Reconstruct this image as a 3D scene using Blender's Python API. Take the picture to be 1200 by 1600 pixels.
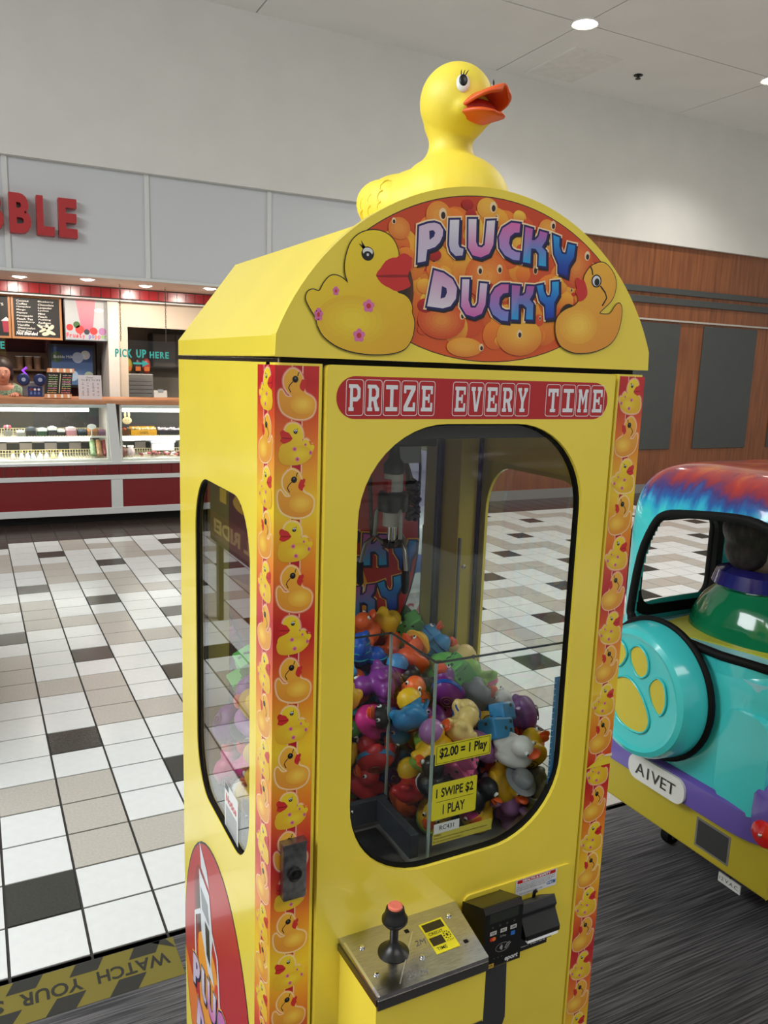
import bpy, bmesh, math, random
from mathutils import Vector, Matrix, Euler
from mathutils.geometry import tessellate_polygon
scene = bpy.context.scene
for o in list(bpy.data.objects): bpy.data.objects.remove(o)
COL = scene.collection
PI = math.pi
random.seed(7)

# ---------------------------------------------------------------- camera, world, light, exposure
cam = bpy.data.objects.new('camera', bpy.data.cameras.new('camera')); COL.objects.link(cam)
cam.location = (-0.32403, -0.91848, 1.593)
cam.rotation_euler = (1.391014, -0.0334085, -0.4722322)
cam.data.sensor_fit = 'VERTICAL'; cam.data.sensor_height = 24.0
cam.data.lens = 1248.07 / 1600 * 24.0
cam.data.clip_start = 0.02; cam.data.clip_end = 200
scene.camera = cam
scene.view_settings.view_transform = 'Standard'; scene.view_settings.look = 'None'
scene.view_settings.gamma = 1; scene.view_settings.use_curve_mapping = False
scene.view_settings.exposure = 0.45
W = bpy.data.worlds.new('mall_light'); scene.world = W; W.use_nodes = True
W.node_tree.nodes['Background'].inputs[0].default_value = (1.0, 0.985, 0.96, 1)
W.node_tree.nodes['Background'].inputs[1].default_value = 0.34

def lamp(name, kind, loc, rot, power, color=(1, 1, 1), size=1, size_y=None, angle=None, blend=0.6):
    l = bpy.data.lights.new(name, kind); l.energy = power; l.color = color
    if kind == 'AREA':
        l.size = size
        if size_y: l.shape = 'RECTANGLE'; l.size_y = size_y
    else:
        l.shadow_soft_size = size
    if kind == 'SPOT': l.spot_size = angle; l.spot_blend = blend
    o = bpy.data.objects.new(name, l); COL.objects.link(o); o.location = loc; o.rotation_euler = rot
    return o
# skylight over the concourse to the left of the machine, and unseen ceiling lamps added to light wall and floor
lamp('skylight', 'AREA', (-3.6, 0.6, 4.75), (0, math.radians(-28), 0), 520, (0.94, 0.98, 1.0), 4.0, 5.0)
lamp('added_ceiling_light', 'AREA', (1.8, -3.2, 4.7), (math.radians(18), 0, 0), 70, (1, 0.97, 0.92), 4.0, 1.5)
lamp('added_ceiling_light', 'AREA', (6.5, 1.5, 4.7), (0, 0, 0), 150, (1, 0.96, 0.9), 5.0, 3.0)

# ---------------------------------------------------------------- helpers
def s2l(c): c = c / 255.0; return c / 12.92 if c <= 0.04045 else ((c + 0.055) / 1.055) ** 2.4
def L(c): return (s2l(c[0]), s2l(c[1]), s2l(c[2]), 1)
def mix(a, b, t): t = max(0, min(1, t)); return tuple(a[i] + (b[i] - a[i]) * t for i in range(3))

MATS = {}
def mat(name, c, rough=0.5, metal=0.0, spec=0.5, noise=0.0, nscale=20.0, bump=0.0, bscale=200.0, coat=0.0, emit=None, estr=0, c2=None, stretch=None):
    if name in MATS: return MATS[name]
    m = bpy.data.materials.new(name); m.use_nodes = True; nt = m.node_tree; b = nt.nodes['Principled BSDF']
    b.inputs['Base Color'].default_value = L(c); b.inputs['Roughness'].default_value = rough; b.inputs['Metallic'].default_value = metal
    b.inputs['Specular IOR Level'].default_value = spec; b.inputs['Coat Weight'].default_value = coat; b.inputs['Coat Roughness'].default_value = 0.05
    if emit: b.inputs['Emission Color'].default_value = L(emit); b.inputs['Emission Strength'].default_value = estr
    if noise or c2 or bump:
        tc = nt.nodes.new('ShaderNodeTexCoord'); mp = nt.nodes.new('ShaderNodeMapping'); nt.links.new(tc.outputs['Object'], mp.inputs[0])
        if stretch: mp.inputs['Scale'].default_value = stretch
    if noise or c2:
        n = nt.nodes.new('ShaderNodeTexNoise'); n.inputs['Scale'].default_value = nscale; n.inputs['Detail'].default_value = 5
        nt.links.new(mp.outputs[0], n.inputs['Vector'])
        r = nt.nodes.new('ShaderNodeValToRGB'); r.color_ramp.elements[0].position = 0.3; r.color_ramp.elements[1].position = 0.7
        lo = c2 if c2 else tuple(max(0, x * (1 - noise)) for x in c); hi = c if c2 else tuple(min(255, x * (1 + noise * 0.5)) for x in c)
        r.color_ramp.elements[0].color = L(lo); r.color_ramp.elements[1].color = L(hi)
        nt.links.new(n.outputs['Fac'], r.inputs[0]); nt.links.new(r.outputs[0], b.inputs['Base Color'])
    if bump:
        n2 = nt.nodes.new('ShaderNodeTexNoise'); n2.inputs['Scale'].default_value = bscale; nt.links.new(mp.outputs[0], n2.inputs['Vector'])
        bp = nt.nodes.new('ShaderNodeBump'); bp.inputs['Strength'].default_value = bump; bp.inputs['Distance'].default_value = 0.002
        nt.links.new(n2.outputs['Fac'], bp.inputs['Height']); nt.links.new(bp.outputs[0], b.inputs['Normal'])
    MATS[name] = m; return m

def mat_print(name, rough=0.35, coat=0.0):
    m = bpy.data.materials.new(name); m.use_nodes = True; nt = m.node_tree; b = nt.nodes['Principled BSDF']
    a = nt.nodes.new('ShaderNodeAttribute'); a.attribute_name = 'Col'
    nt.links.new(a.outputs['Color'], b.inputs['Base Color']); b.inputs['Roughness'].default_value = rough; b.inputs['Coat Weight'].default_value = coat
    MATS[name] = m; return m

def mat_glass(name, tint=(245, 250, 248), ior=1.45, boost=1.0, rough=0.0):
    m = bpy.data.materials.new(name); m.use_nodes = True; nt = m.node_tree; nt.nodes.clear()
    out = nt.nodes.new('ShaderNodeOutputMaterial'); t = nt.nodes.new('ShaderNodeBsdfTransparent'); g = nt.nodes.new('ShaderNodeBsdfGlossy')
    t.inputs[0].default_value = L(tint); g.inputs['Roughness'].default_value = rough; g.inputs[0].default_value = (1, 1, 1, 1)
    f = nt.nodes.new('ShaderNodeLayerWeight'); f.inputs['Blend'].default_value = 0.5
    pw = nt.nodes.new('ShaderNodeMath'); pw.operation = 'POWER'; pw.inputs[1].default_value = 5; nt.links.new(f.outputs['Facing'], pw.inputs[0])
    mu = nt.nodes.new('ShaderNodeMath'); mu.operation = 'MULTIPLY_ADD'; mu.inputs[1].default_value = 0.95; mu.inputs[2].default_value = 0.04*boost; mu.use_clamp = True
    nt.links.new(pw.outputs[0], mu.inputs[0])
    mx = nt.nodes.new('ShaderNodeMixShader'); nt.links.new(mu.outputs[0], mx.inputs[0]); nt.links.new(t.outputs[0], mx.inputs[1]); nt.links.new(g.outputs[0], mx.inputs[2])
    nt.links.new(mx.outputs[0], out.inputs[0]); MATS[name] = m; return m

class MB:
    def __init__(s): s.v = []; s.f = []; s.m = []; s.c = []
    def face(s, idx, m=0, col=None): s.f.append(tuple(idx)); s.m.append(m); s.c.append(col)
    def box(s, x0, x1, y0, y1, z0, z1, m=0, M=None):
        b = len(s.v); P = [(x0,y0,z0),(x1,y0,z0),(x1,y1,z0),(x0,y1,z0),(x0,y0,z1),(x1,y0,z1),(x1,y1,z1),(x0,y1,z1)]
        if M: P = [tuple(M @ Vector(p)) for p in P]
        s.v += P
        for q in ((0,3,2,1),(4,5,6,7),(0,1,5,4),(1,2,6,5),(2,3,7,6),(3,0,4,7)): s.face([b + i for i in q], m)
        return s
    def poly(s, loops, fn, w=0.0, m=0, col=None):
        b = len(s.v); flat = [p for l in loops for p in l]
        s.v += [tuple(fn(p[0], p[1], w)) for p in flat]
        for t in tessellate_polygon([[Vector((p[0], p[1], 0)) for p in l] for l in loops]):
            A, B, C = [flat[i] for i in t]
            if (B[0]-A[0])*(C[1]-A[1]) - (B[1]-A[1])*(C[0]-A[0]) < 0: t = t[::-1]
            s.face([b + i for i in t], m, [col(*flat[i]) for i in t] if callable(col) else ([col] * 3 if col else None))
        return s
    def prism(s, loops, fn, w0, w1, m=0, mside=None):
        s.poly(loops, fn, w1, m); k = len(s.f); s.poly(loops, fn, w0, m)
        s.f[k:] = [q[::-1] for q in s.f[k:]]
        for l in loops:
            b = len(s.v); n = len(l)
            s.v += [tuple(fn(p[0], p[1], w0)) for p in l] + [tuple(fn(p[0], p[1], w1)) for p in l]
            for i in range(n): s.face([b + i, b + (i+1) % n, b + n + (i+1) % n, b + n + i], m if mside is None else mside)
        return s
    def tube(s, pts, r, n=8, m=0, closed=False, cap=True):
        pts = [Vector(p) for p in pts]; N = len(pts); b = len(s.v); up = None
        for i, p in enumerate(pts):
            if closed: t = pts[(i+1) % N] - pts[i-1]
            else: t = pts[min(i+1, N-1)] - pts[max(i-1, 0)]
            t.normalize()
            if up is None:
                up = Vector((0, 0, 1)) if abs(t.z) < 0.9 else Vector((1, 0, 0))
            a = (up - t * up.dot(t)); a.normalize(); up = a; c = t.cross(a)
            rr = r[i] if isinstance(r, (list, tuple)) else r
            for k in range(n):
                an = 2 * PI * k / n; s.v.append(tuple(p + (a * math.cos(an) + c * math.sin(an)) * rr))
        for i in range(N if closed else N - 1):
            j = (i + 1) % N
            for k in range(n): s.face([b+i*n+k, b+i*n+(k+1) % n, b+j*n+(k+1) % n, b+j*n+k], m)
        if cap and not closed:
            s.face([b + k for k in range(n)][::-1], m); s.face([b + (N-1)*n + k for k in range(n)], m)
        return s
    def lathe(s, prof, M=None, n=24, m=0):
        M = M or Matrix(); b = len(s.v); K = len(prof)
        for r, z in prof:
            for k in range(n): s.v.append(tuple(M @ Vector((max(r, 1e-5) * math.cos(2*PI*k/n), max(r, 1e-5) * math.sin(2*PI*k/n), z))))
        for i in range(K - 1):
            for k in range(n): s.face([b+i*n+k, b+i*n+(k+1) % n, b+(i+1)*n+(k+1) % n, b+(i+1)*n+k], m)
        if prof[0][0] > 1e-4: s.face([b + k for k in range(n)][::-1], m)
        if prof[-1][0] > 1e-4: s.face([b + (K-1)*n + k for k in range(n)], m)
        return s
    def ell(s, c, r, M=None, n=16, k=10, m=0, squash=None):
        prof = [(math.sin(PI*i/k), -math.cos(PI*i/k)) for i in range(k + 1)]
        T = Matrix.Translation(c) @ (M or Matrix()) @ Matrix.Diagonal((r[0], r[1], r[2], 1))
        return s.lathe(prof, T, n, m)
    def mesh(s, name, mats, smooth=None):
        me = bpy.data.meshes.new(name); me.from_pydata(s.v, [], s.f)
        for x in (mats if isinstance(mats, (list, tuple)) else [mats]): me.materials.append(x)
        me.polygons.foreach_set('material_index', s.m)
        if any(c is not None for c in s.c):
            at = me.color_attributes.new('Col', 'FLOAT_COLOR', 'CORNER'); buf = []
            for f, c in zip(s.f, s.c):
                for i in range(len(f)):
                    buf += L(c[i]) if c is not None else (0.5, 0.5, 0.5, 1)
            at.data.foreach_set('color', buf)
        me.validate(); me.update()
        if smooth:
            me.polygons.foreach_set('use_smooth', [True] * len(me.polygons)); me.set_sharp_from_angle(angle=math.radians(smooth))
        return me
    def build(s, name, mats, parent=None, smooth=None, bevel=0, seg=2, loc=None, rot=None, kind=None):
        me = s.mesh(name, mats, smooth); o = bpy.data.objects.new(name, me); COL.objects.link(o)
        if parent: o.parent = parent
        if loc: o.location = loc
        if rot: o.rotation_euler = rot
        if bevel:
            b = o.modifiers.new('bevel', 'BEVEL'); b.width = bevel; b.segments = seg; b.limit_method = 'ANGLE'; b.angle_limit = math.radians(40)
        if kind: o['kind'] = kind
        return o

def tag(o, label, cat, group=None):
    o['label'] = label; o['category'] = cat
    if group: o['group'] = group
    return o
def thing(name, label, cat, loc=(0, 0, 0), rot=(0, 0, 0), group=None):
    o = bpy.data.objects.new(name, None); COL.objects.link(o); o.location = loc; o.rotation_euler = rot; o.empty_display_size = 0.05
    return tag(o, label, cat, group)
def structure(o): o['kind'] = 'structure'; return o

XZ = lambda y0: (lambda a, b, w: (a, y0 - w, b))          # faces -y, w grows towards the viewer
NX = lambda x0: (lambda a, b, w: (x0 - w, -a, b))         # faces -x: a = -y
PX = lambda x0: (lambda a, b, w: (x0 + w, a, b))          # faces +x: a = y
def XY(z0): return lambda a, b, w: (a, b, z0 + w)
def rrect(x0, x1, y0, y1, r, n=8, ry=None):
    ry = ry or r; o = []
    for cx, cy, a0 in ((x1-r, y0+ry, -PI/2), (x1-r, y1-ry, 0), (x0+r, y1-ry, PI/2), (x0+r, y0+ry, PI)):
        for i in range(n + 1): a = a0 + PI/2*i/n; o.append((cx + r*math.cos(a), cy + ry*math.sin(a)))
    return o
def circ(cx, cy, r, n=20, ry=None, a0=0, a1=2*PI):
    ry = ry or r
    return [(cx + r*math.cos(a0+(a1-a0)*i/n), cy + ry*math.sin(a0+(a1-a0)*i/n)) for i in range(n)]
def area(l): return sum(l[i-1][0]*l[i][1]-l[i][0]*l[i-1][1] for i in range(len(l))) / 2
def ccw(l): return l if area(l) > 0 else l[::-1]
def offset(l, d):
    l = ccw(l); o = []; n = len(l)
    for i in range(n):
        p, q, r = Vector(l[i-1]), Vector(l[i]), Vector(l[(i+1) % n])
        a = (q-p); b = (r-q)
        if a.length < 1e-9 or b.length < 1e-9: o.append(tuple(q)); continue
        a.normalize(); b.normalize(); na = Vector((a.y, -a.x)); nb = Vector((b.y, -b.x)); m = na + nb
        if m.length < 0.3: m = nb
        m.normalize(); k = d / max(0.55, m.dot(nb)); o.append(tuple(q + m*k))
    return o
def smooth_loop(l, k=3):
    o = []; n = len(l)
    for i in range(n):
        p0, p1, p2, p3 = [Vector(l[(i+j-1) % n]) for j in range(4)]
        for j in range(k):
            t = j / k
            o.append(tuple(0.5*((2*p1)+(p2-p0)*t+(2*p0-5*p1+4*p2-p3)*t*t+(3*p1-p0-3*p2+p3)*t**3)))
    return o
def ribbon(pts, w):
    L_, R_ = [], []
    for i, p in enumerate(pts):
        t = Vector(pts[min(i+1, len(pts)-1)]) - Vector(pts[max(i-1, 0)]); t.normalize(); n = Vector((-t.y, t.x)) * w/2
        L_.append((p[0]+n.x, p[1]+n.y)); R_.append((p[0]-n.x, p[1]-n.y))
    return L_ + R_[::-1]

_TX = {}
def text_tris(sx, bold=0.0):
    k = (sx, bold)
    if k in _TX: return _TX[k]
    cu = bpy.data.curves.new('t', 'FONT'); cu.body = sx; cu.size = 1; cu.offset = bold; cu.resolution_u = 3; cu.fill_mode = 'FRONT'
    o = bpy.data.objects.new('t', cu); COL.objects.link(o); dg = bpy.context.evaluated_depsgraph_get()
    me = bpy.data.meshes.new_from_object(o.evaluated_get(dg))
    v = [(p.co.x, p.co.y) for p in me.vertices]; f = [tuple(p.vertices) for p in me.polygons]
    bpy.data.objects.remove(o); bpy.data.curves.remove(cu); bpy.data.meshes.remove(me)
    if not v: v = [(0, 0)]
    _TX[k] = (v, f); return _TX[k]
def art_text(A, sx, fn, x, y, h, w, col, layer, bold=0.0, center=False, rot=0.0, shear=0.0):
    v, f = text_tris(sx, bold); x0 = min(p[0] for p in v); x1 = max(p[0] for p in v); y0 = min(p[1] for p in v); y1 = max(p[1] for p in v)
    kx = w / max(1e-6, x1-x0); ky = h / max(1e-6, y1-y0); b = len(A.v); ca, sa = math.cos(rot), math.sin(rot)
    for p in v:
        a = (p[0]-x0)*kx - (w/2 if center else 0); c = (p[1]-y0)*ky - (h/2 if center else 0); a += shear*c
        A.v.append(tuple(fn(x + a*ca - c*sa, y + a*sa + c*ca, layer)))
    for q in f: A.face([b + i for i in q], 0, [col]*len(q))
def sub(dy):
    pass

def evaluated(o, name):
    dg = bpy.context.evaluated_depsgraph_get(); me = bpy.data.meshes.new_from_object(o.evaluated_get(dg)); me.name = name
    return me
def remeshed(mb, voxel, name, mats, smooth_it=0, deci=None):
    me = mb.mesh('tmp', mats); o = bpy.data.objects.new('tmp', me); COL.objects.link(o)
    r = o.modifiers.new('r', 'REMESH'); r.mode = 'VOXEL'; r.voxel_size = voxel
    if smooth_it: s = o.modifiers.new('s', 'SMOOTH'); s.iterations = smooth_it; s.factor = 0.5
    if deci: d = o.modifiers.new('d', 'DECIMATE'); d.ratio = deci
    out = evaluated(o, name); bpy.data.objects.remove(o)
    if not out.materials:
        for x in (mats if isinstance(mats, (list, tuple)) else [mats]): out.materials.append(x)
    out.polygons.foreach_set('use_smooth', [True]*len(out.polygons))
    return out
def obj_of(me, name, parent=None, loc=None, rot=None):
    o = bpy.data.objects.new(name, me); COL.objects.link(o)
    if parent: o.parent = parent
    if loc: o.location = loc
    if rot: o.rotation_euler = rot
    return o
def xrot(d): return Matrix.Rotation(d, 4, 'X')
def yrot(d): return Matrix.Rotation(d, 4, 'Y')
def zrot(d): return Matrix.Rotation(d, 4, 'Z')
def T(*p): return Matrix.Translation(p)

# ---------------------------------------------------------------- materials
YEL = mat('yellow_paint', (248, 224, 76), 0.22, noise=0.02, nscale=6, coat=0.25)
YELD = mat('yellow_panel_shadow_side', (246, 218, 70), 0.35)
BLACK = mat('black_plastic', (18, 18, 18), 0.35)
BLACKM = mat('black_rubber', (12, 12, 12), 0.6, spec=0.2)
DARK = mat('dark_gap', (20, 18, 14), 0.8)
STEEL = mat('brushed_steel', (190, 188, 184), 0.22, 1.0, noise=0.1, nscale=60, stretch=(1, 12, 1))
CHROME = mat('chrome', (225, 225, 225), 0.08, 1.0)
WHITEP = mat('white_plastic', (225, 224, 220), 0.4)
PRINT = mat_print('printed_vinyl', 0.3, 0.2)
PAPER = mat_print('printed_paper', 0.6)
GLASS = mat_glass('clear_glass', (252, 254, 253), 1.5, 0.6)
GLASSB = mat_glass('clear_glass_side', (252, 254, 253), 1.5, 2.0)
ACRYL = mat_glass('clear_acrylic', (253, 254, 254), 1.45, 0.5)
MIRROR = mat('mirror_silver', (205, 210, 208), 0.02, 1.0)
WALLP = mat('painted_wall', (214, 212, 206), 0.75, noise=0.015, nscale=3)
CEILP = mat('ceiling_paint', (230, 228, 224), 0.8, noise=0.015, nscale=2)

# ================================================================ THE SETTING
# ---- floor tiles: lattice pattern of white, stone and charcoal tiles
TX, TY, OX, OY = 0.20211, 0.20479, -0.51517, 2.14828
TW = mat('tile_white', (233, 236, 235), 0.16, noise=0.015, nscale=30, spec=0.5)
TS = mat('tile_stone', (196, 191, 182), 0.2, noise=0.05, nscale=120)
TD = mat('tile_charcoal', (62, 63, 58), 0.22, noise=0.08, nscale=120)
TB = mat('tile_brown', (66, 55, 50), 0.25, noise=0.08, nscale=60)
GROUT = mat('dark_grout', (52, 50, 47), 0.8)
floor = structure(MB().box(-14, 16, -9, 9.6, -0.06, -0.003).build('floor', GROUT))
RED = mat('red_tile', (148, 22, 28), 0.25, noise=0.08, nscale=8)
def tile_kind(i, j):
    k = ((j - 3) + 5*(i - 1)) % 12
    return 2 if k == 0 else (1 if k in (2, 3, 4, 9) else 0)
g = 0.0040
def tile_me(m, nm):
    me = MB().box(-TX/2+g, TX/2-g, -TY/2+g, TY/2-g, -0.006, 0.0).mesh(nm, m); return me
TM = [tile_me(TW, 'white_tile'), tile_me(TS, 'stone_tile'), tile_me(TD, 'charcoal_tile')]
fwd = Vector((math.sin(0.4722), math.cos(0.4722)))
cand = []
for i in range(-60, 76):
    for j in range(-21, 56):
        x = OX + (i + 0.5)*TX; y = OY - (j + 0.5)*TY
        if not (-13 < x < 15 and -8.8 < y): continue
        if y < 1.12 - TY/2 and x > -7: 
            if y > -6 and x < 9: continue
        d = Vector((x + 0.324, y + 0.918)); along = d.dot(fwd); side = d.x*fwd.y - d.y*fwd.x
        vis = along > 0 and y > 1.1 and abs(side) < along*0.53
        # the machine hides a wedge of the floor
        if vis and -0.10 < side/along < 0.16 and y < 6: vis = side/along < -0.085 or side/along > 0.02
        cand.append((0 if vis else 1, d.length, i, j, x, y))
cand.sort()
rest = MB()
for n, (v, d, i, j, x, y) in enumerate(cand):
    k = tile_kind(i, j)
    if n < 290 and v == 0: obj_of(TM[k], 'tile', floor, (x, y, 0))
    else: rest.box(x-TX/2+g, x+TX/2-g, y-TY/2+g, y+TY/2-g, -0.006, 0.0, k)
for i in range(-32, 47):
    x = OX + (i+0.5)*TX; rest.box(x-TX/2+g, x+TX/2-g, 1.1015, OY-5*TY-g, -0.006, 0.0, tile_kind(i, 5))
rest.build('tile_field', [TW, TS, TD], floor, kind='stuff')
bt = MB()
yb = OY + 21*TY
for r in range(4):
    for i in range(-44, 72):
        x = OX + (i+0.5)*TX; y = yb + (r+0.5)*0.2
        bt.box(x-TX/2+g, x+TX/2-g, y-0.1+g, y+0.1-g, -0.006, 0.0)
bt.build('tile_border', TB, floor, kind='stuff')

# ---- ceiling panels
ceil = structure(MB().box(-14, 16, -9, 9.6, 4.875, 5.0).build('ceiling', mat('ceiling_seam', (120, 118, 112), 0.9)))
P = 2.762
pm = MB().box(-P/2+0.006, P/2-0.006, -P/2+0.006, P/2-0.006, 0, 0.02).mesh('panel', CEILP)
for a in range(-6, 4):
    for b in range(-5, 1):
        cx = 5.04 + (a+0.5)*P; cy = 5.65 + (b+0.5)*P
        if b == 0: cy = (5.65+7.15)/2; continue
        if -13 < cx < 15: obj_of(pm, 'panel', ceil, (cx, cy, 4.86))
for a in range(-6, 4):
    x0, x1 = 5.04 + a*P, 5.04 + (a+1)*P
    MB().box(x0+0.006, x1-0.006, 5.656, 7.14, 4.86, 4.88).build('panel', CEILP, ceil)

def ceiling_light(x, y, label, power):
    t = thing('ceiling_light', label, 'light', (x, y, 4.86), group='ceiling downlights')
    MB().lathe([(0.10, 0.0), (0.125, -0.012), (0.13, 0.0)]).build('trim_ring', WHITEP, t, 40)
    MB().lathe([(0.1, -0.004), (0.07, -0.02), (0.0, -0.028)]).build('lens', mat('lamp_glow', (255, 250, 240), 0.4, emit=(255, 248, 236), estr=14), t, 40)
    lamp('downlight', 'SPOT', (x, y, 4.8), (0, 0, 0), power, (1, 0.95, 0.88), 0.08, angle=math.radians(130), blend=0.8)
ceiling_light(5.045, 5.64, 'round white downlight at the ceiling seam crossing above the duck', 130)
ceiling_light(7.76, 5.68, 'round white downlight at the right ceiling seam, half out of frame', 150)
hatch = thing('access_panel', 'flush square access hatch in the ceiling beside the downlight', 'hatch', (5.66, 6.52, 4.86))
MB().box(-0.31, 0.31, -0.41, 0.41, -0.006, 0).build('cover', mat('hatch_paint', (226, 223, 218), 0.8, noise=0.03, nscale=9), hatch)
hf = MB()
hf.box(-0.33, -0.312, -0.43, 0.43, -0.012, 0)
hf.box(-0.33, 0.33, 0.412, 0.43, -0.005, 0)
hf.build('frame', CEILP, hatch)
sp = thing('sprinkler', 'small dark fire sprinkler hanging from the ceiling', 'sprinkler', (6.43, 6.36, 4.86))
MB().lathe([(0.05, 0), (0.05, -0.008), (0.018, -0.012), (0.015, -0.03), (0.03, -0.036), (0.03, -0.042), (0, -0.044)], n=14).build('head', mat('dark_metal', (50, 48, 46), 0.4, 0.8), sp, 40)

# ---- back wall: plaster bulkhead above the shops
YW = 7.15
structure(MB().box(-14, 16, 7.09, 7.4, 3.285, 4.875).build('wall_back', WALLP))
structure(MB().box(3.66, 4.2, YW, 7.4, 0, 3.3).build('wall_back_pier', WALLP))
structure(MB().box(-14, 16, 9.6, 9.7, 0, 4.9).build('wall_outer', WALLP))
# wood panelling right of the shop
WOOD = mat('walnut_veneer', (140, 84, 46), 0.42, noise=0.0, c2=(110, 62, 33), nscale=5, stretch=(5, 5, 0.35))
GREY = mat('grey_laminate', (66, 68, 67), 0.5, noise=0.03, nscale=10)
wood = structure(MB().box(4.2, 16, YW+0.02, 7.4, 0, 3.33).build('wall_right_shopfront', mat('wood_backing', (70, 42, 24), 0.8)))
xs = [4.2 + 1.165*i for i in range(11)]
for a, b in zip(xs, xs[1:]):
    MB().box(a+0.002, b-0.002, YW, YW+0.03, 2.34, 3.33).build('wood_panel', WOOD, wood)
    MB().box(a+0.002, b-0.002, YW+0.004, YW+0.03, 0.12, 2.32).build('wood_panel', WOOD, wood)
for z0, z1 in ((2.67, 2.745), (2.535, 2.62)):
    structure(MB().box(4.2, 16, YW-0.03, YW, z0, z1).build('trim_1' if z0 > 2.6 else 'trim_2', GREY, bevel=0.004))
structure(MB().box(4.2, 16, YW-0.03, YW+0.02, 2.318, 2.34).build('trim_3', mat('light_trim', (176, 170, 160), 0.5)))
pl = ['leftmost', 'second', 'third', 'fourth', 'fifth']
for n, x0 in enumerate((5.66, 7.2, 8.73, 10.28, 11.83)):
    names = ['grey panel on the wood wall hidden behind the machine hood', 'tall grey panel on the wood wall just right of the yellow hood',
             'tall grey panel on the wood wall above the car roof', 'tall grey panel on the wood wall cut by the frame edge', 'tall grey panel on the wood wall beyond the frame']
    tag(MB().box(x0, x0+1.08, YW-0.014, YW+0.003, 0.6, 2.29).build('wall_panel', GREY, bevel=0.004), names[n], 'panel', 'grey panels on the wood wall')
structure(MB().box(4.2, 16, YW-0.012, YW+0.02, 0, 0.12).build('baseboard_back', mat('grey_base', (132, 130, 126), 0.5)))

# ---- the mat under the machine
mt = MB(); mt.box(-7.0, 9.0, -6.0, 1.100, -0.002, 0.003)
m_ = bpy.data.materials.new('streaked_carpet'); m_.use_nodes = True; nt = m_.node_tree; b_ = nt.nodes['Principled BSDF']
tc = nt.nodes.new('ShaderNodeTexCoord'); mp = nt.nodes.new('ShaderNodeMapping'); mp.inputs['Scale'].default_value = (2.5, 130, 1); nt.links.new(tc.outputs['Object'], mp.inputs[0])
n1 = nt.nodes.new('ShaderNodeTexNoise'); n1.inputs['Scale'].default_value = 1.6; n1.inputs['Detail'].default_value = 8; nt.links.new(mp.outputs[0], n1.inputs['Vector'])
rp = nt.nodes.new('ShaderNodeValToRGB'); rp.color_ramp.elements[0].position = 0.4; rp.color_ramp.elements[1].position = 0.78
rp.color_ramp.elements[0].color = L((50, 50, 53)); rp.color_ramp.elements[1].color = L((128, 126, 128)); nt.links.new(n1.outputs['Fac'], rp.inputs[0]); nt.links.new(rp.outputs[0], b_.inputs['Base Color'])
b_.inputs['Roughness'].default_value = 0.75
tag(mt.build('carpet', m_), 'dark grey streaked carpet under the claw machine and car', 'carpet')
# hazard tape
A = MB(); fn = XY(0.0036)
z = lambda k: 0.0004*k
tape_y, tape_b = (118, 108, 42), (46, 46, 42)
x1, x0, ya, ybk = 0.10, -2.4, 0.945, 1.098
A.poly([[(x0, ya), (x1, ya), (x1, ybk), (x0, ybk)]], fn, z(0), 0, tape_y)
w_ = ybk - ya; x = 0.01
A.poly([[(x1, ybk-0.045), (x1-0.02, ybk), (x1-0.06, ybk)]], fn, z(1), 0, tape_b)
x = -0.02
while x > x0 + 0.2:
    A.poly([[(x-0.07, ya), (x, ya), (x+0.03, ya+0.05), (x-0.04, ya+0.05)]], fn, z(1), 0, tape_b)
    A.poly([[(x-0.005, ybk-0.042), (x+0.065, ybk-0.042), (x+0.085, ybk), (x+0.015, ybk)]], fn, z(1), 0, tape_b)
    x -= 0.15
xx = 0.075
for wd, ln in (('WATCH', 0.185), ('YOUR', 0.15), ('STEP', 0.15), ('WATCH', 0.185), ('YOUR', 0.15), ('STEP', 0.15)):
    art_text(A, wd, fn, xx, ya + 0.102, 0.046, ln, (44, 44, 40), z(2), bold=0.02, rot=PI); xx -= ln + 0.035
tag(A.build('caution_tape', mat_print('worn_tape', 0.6)), 'yellow and black hazard tape strip reading WATCH YOUR', 'tape')

# ================================================================ THE SHOP BEHIND (front plane y = 7.15)
WHT = mat('white_enamel', (206, 206, 204), 0.45)
FASC = mat('fascia_laminate', (196, 198, 200), 0.5)
fas = structure(MB().box(-5.2, 3.66, YW+0.03, 7.3, 2.33, 3.3).build('wall_shopfront', FASC))
fx = [-4.78 + 1.204*i for i in range(8)]
for a, b in zip(fx, fx[1:]):
    MB().box(a+0.022, b-0.022, YW+0.012, YW+0.04, 2.335, 3.285).build('fascia_panel', FASC, fas)
for a in fx[1:-1]:
    structure(MB().box(a-0.022, a+0.022, YW-0.005, YW+0.035, 2.33, 3.285).build('trim_4', WHT))
structure(MB().box(-5.2, 3.66, YW-0.012, YW+0.03, 2.318, 2.345).build('trim_5', WHT, bevel=0.004))
soff = structure(MB().box(-5.2, 3.66, YW+0.03, 8.4, 2.33, 2.36).build('ceiling_soffit', mat('soffit_paint', (226, 210, 198), 0.6)))
band = structure(MB().box(-5.2, 3.66, 8.262, 8.4, 2.205, 2.33).build('wall_tile_band', GROUT))
rt = MB().box(-0.047, 0.047, -0.008, 0.004, 0.0, 0.098).mesh('red_tile', RED)
for i in range(-8, 27): obj_of(rt, 'tile', band, (0.01 + 0.1*i, 8.262, 2.22))
structure(MB().box(-5.2, 3.66, 8.25, 8.4, 2.192, 2.205).build('trim_6', WHT))
sl = ['far left', 'left of the chain', 'middle', 'right of the sign']
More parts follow.
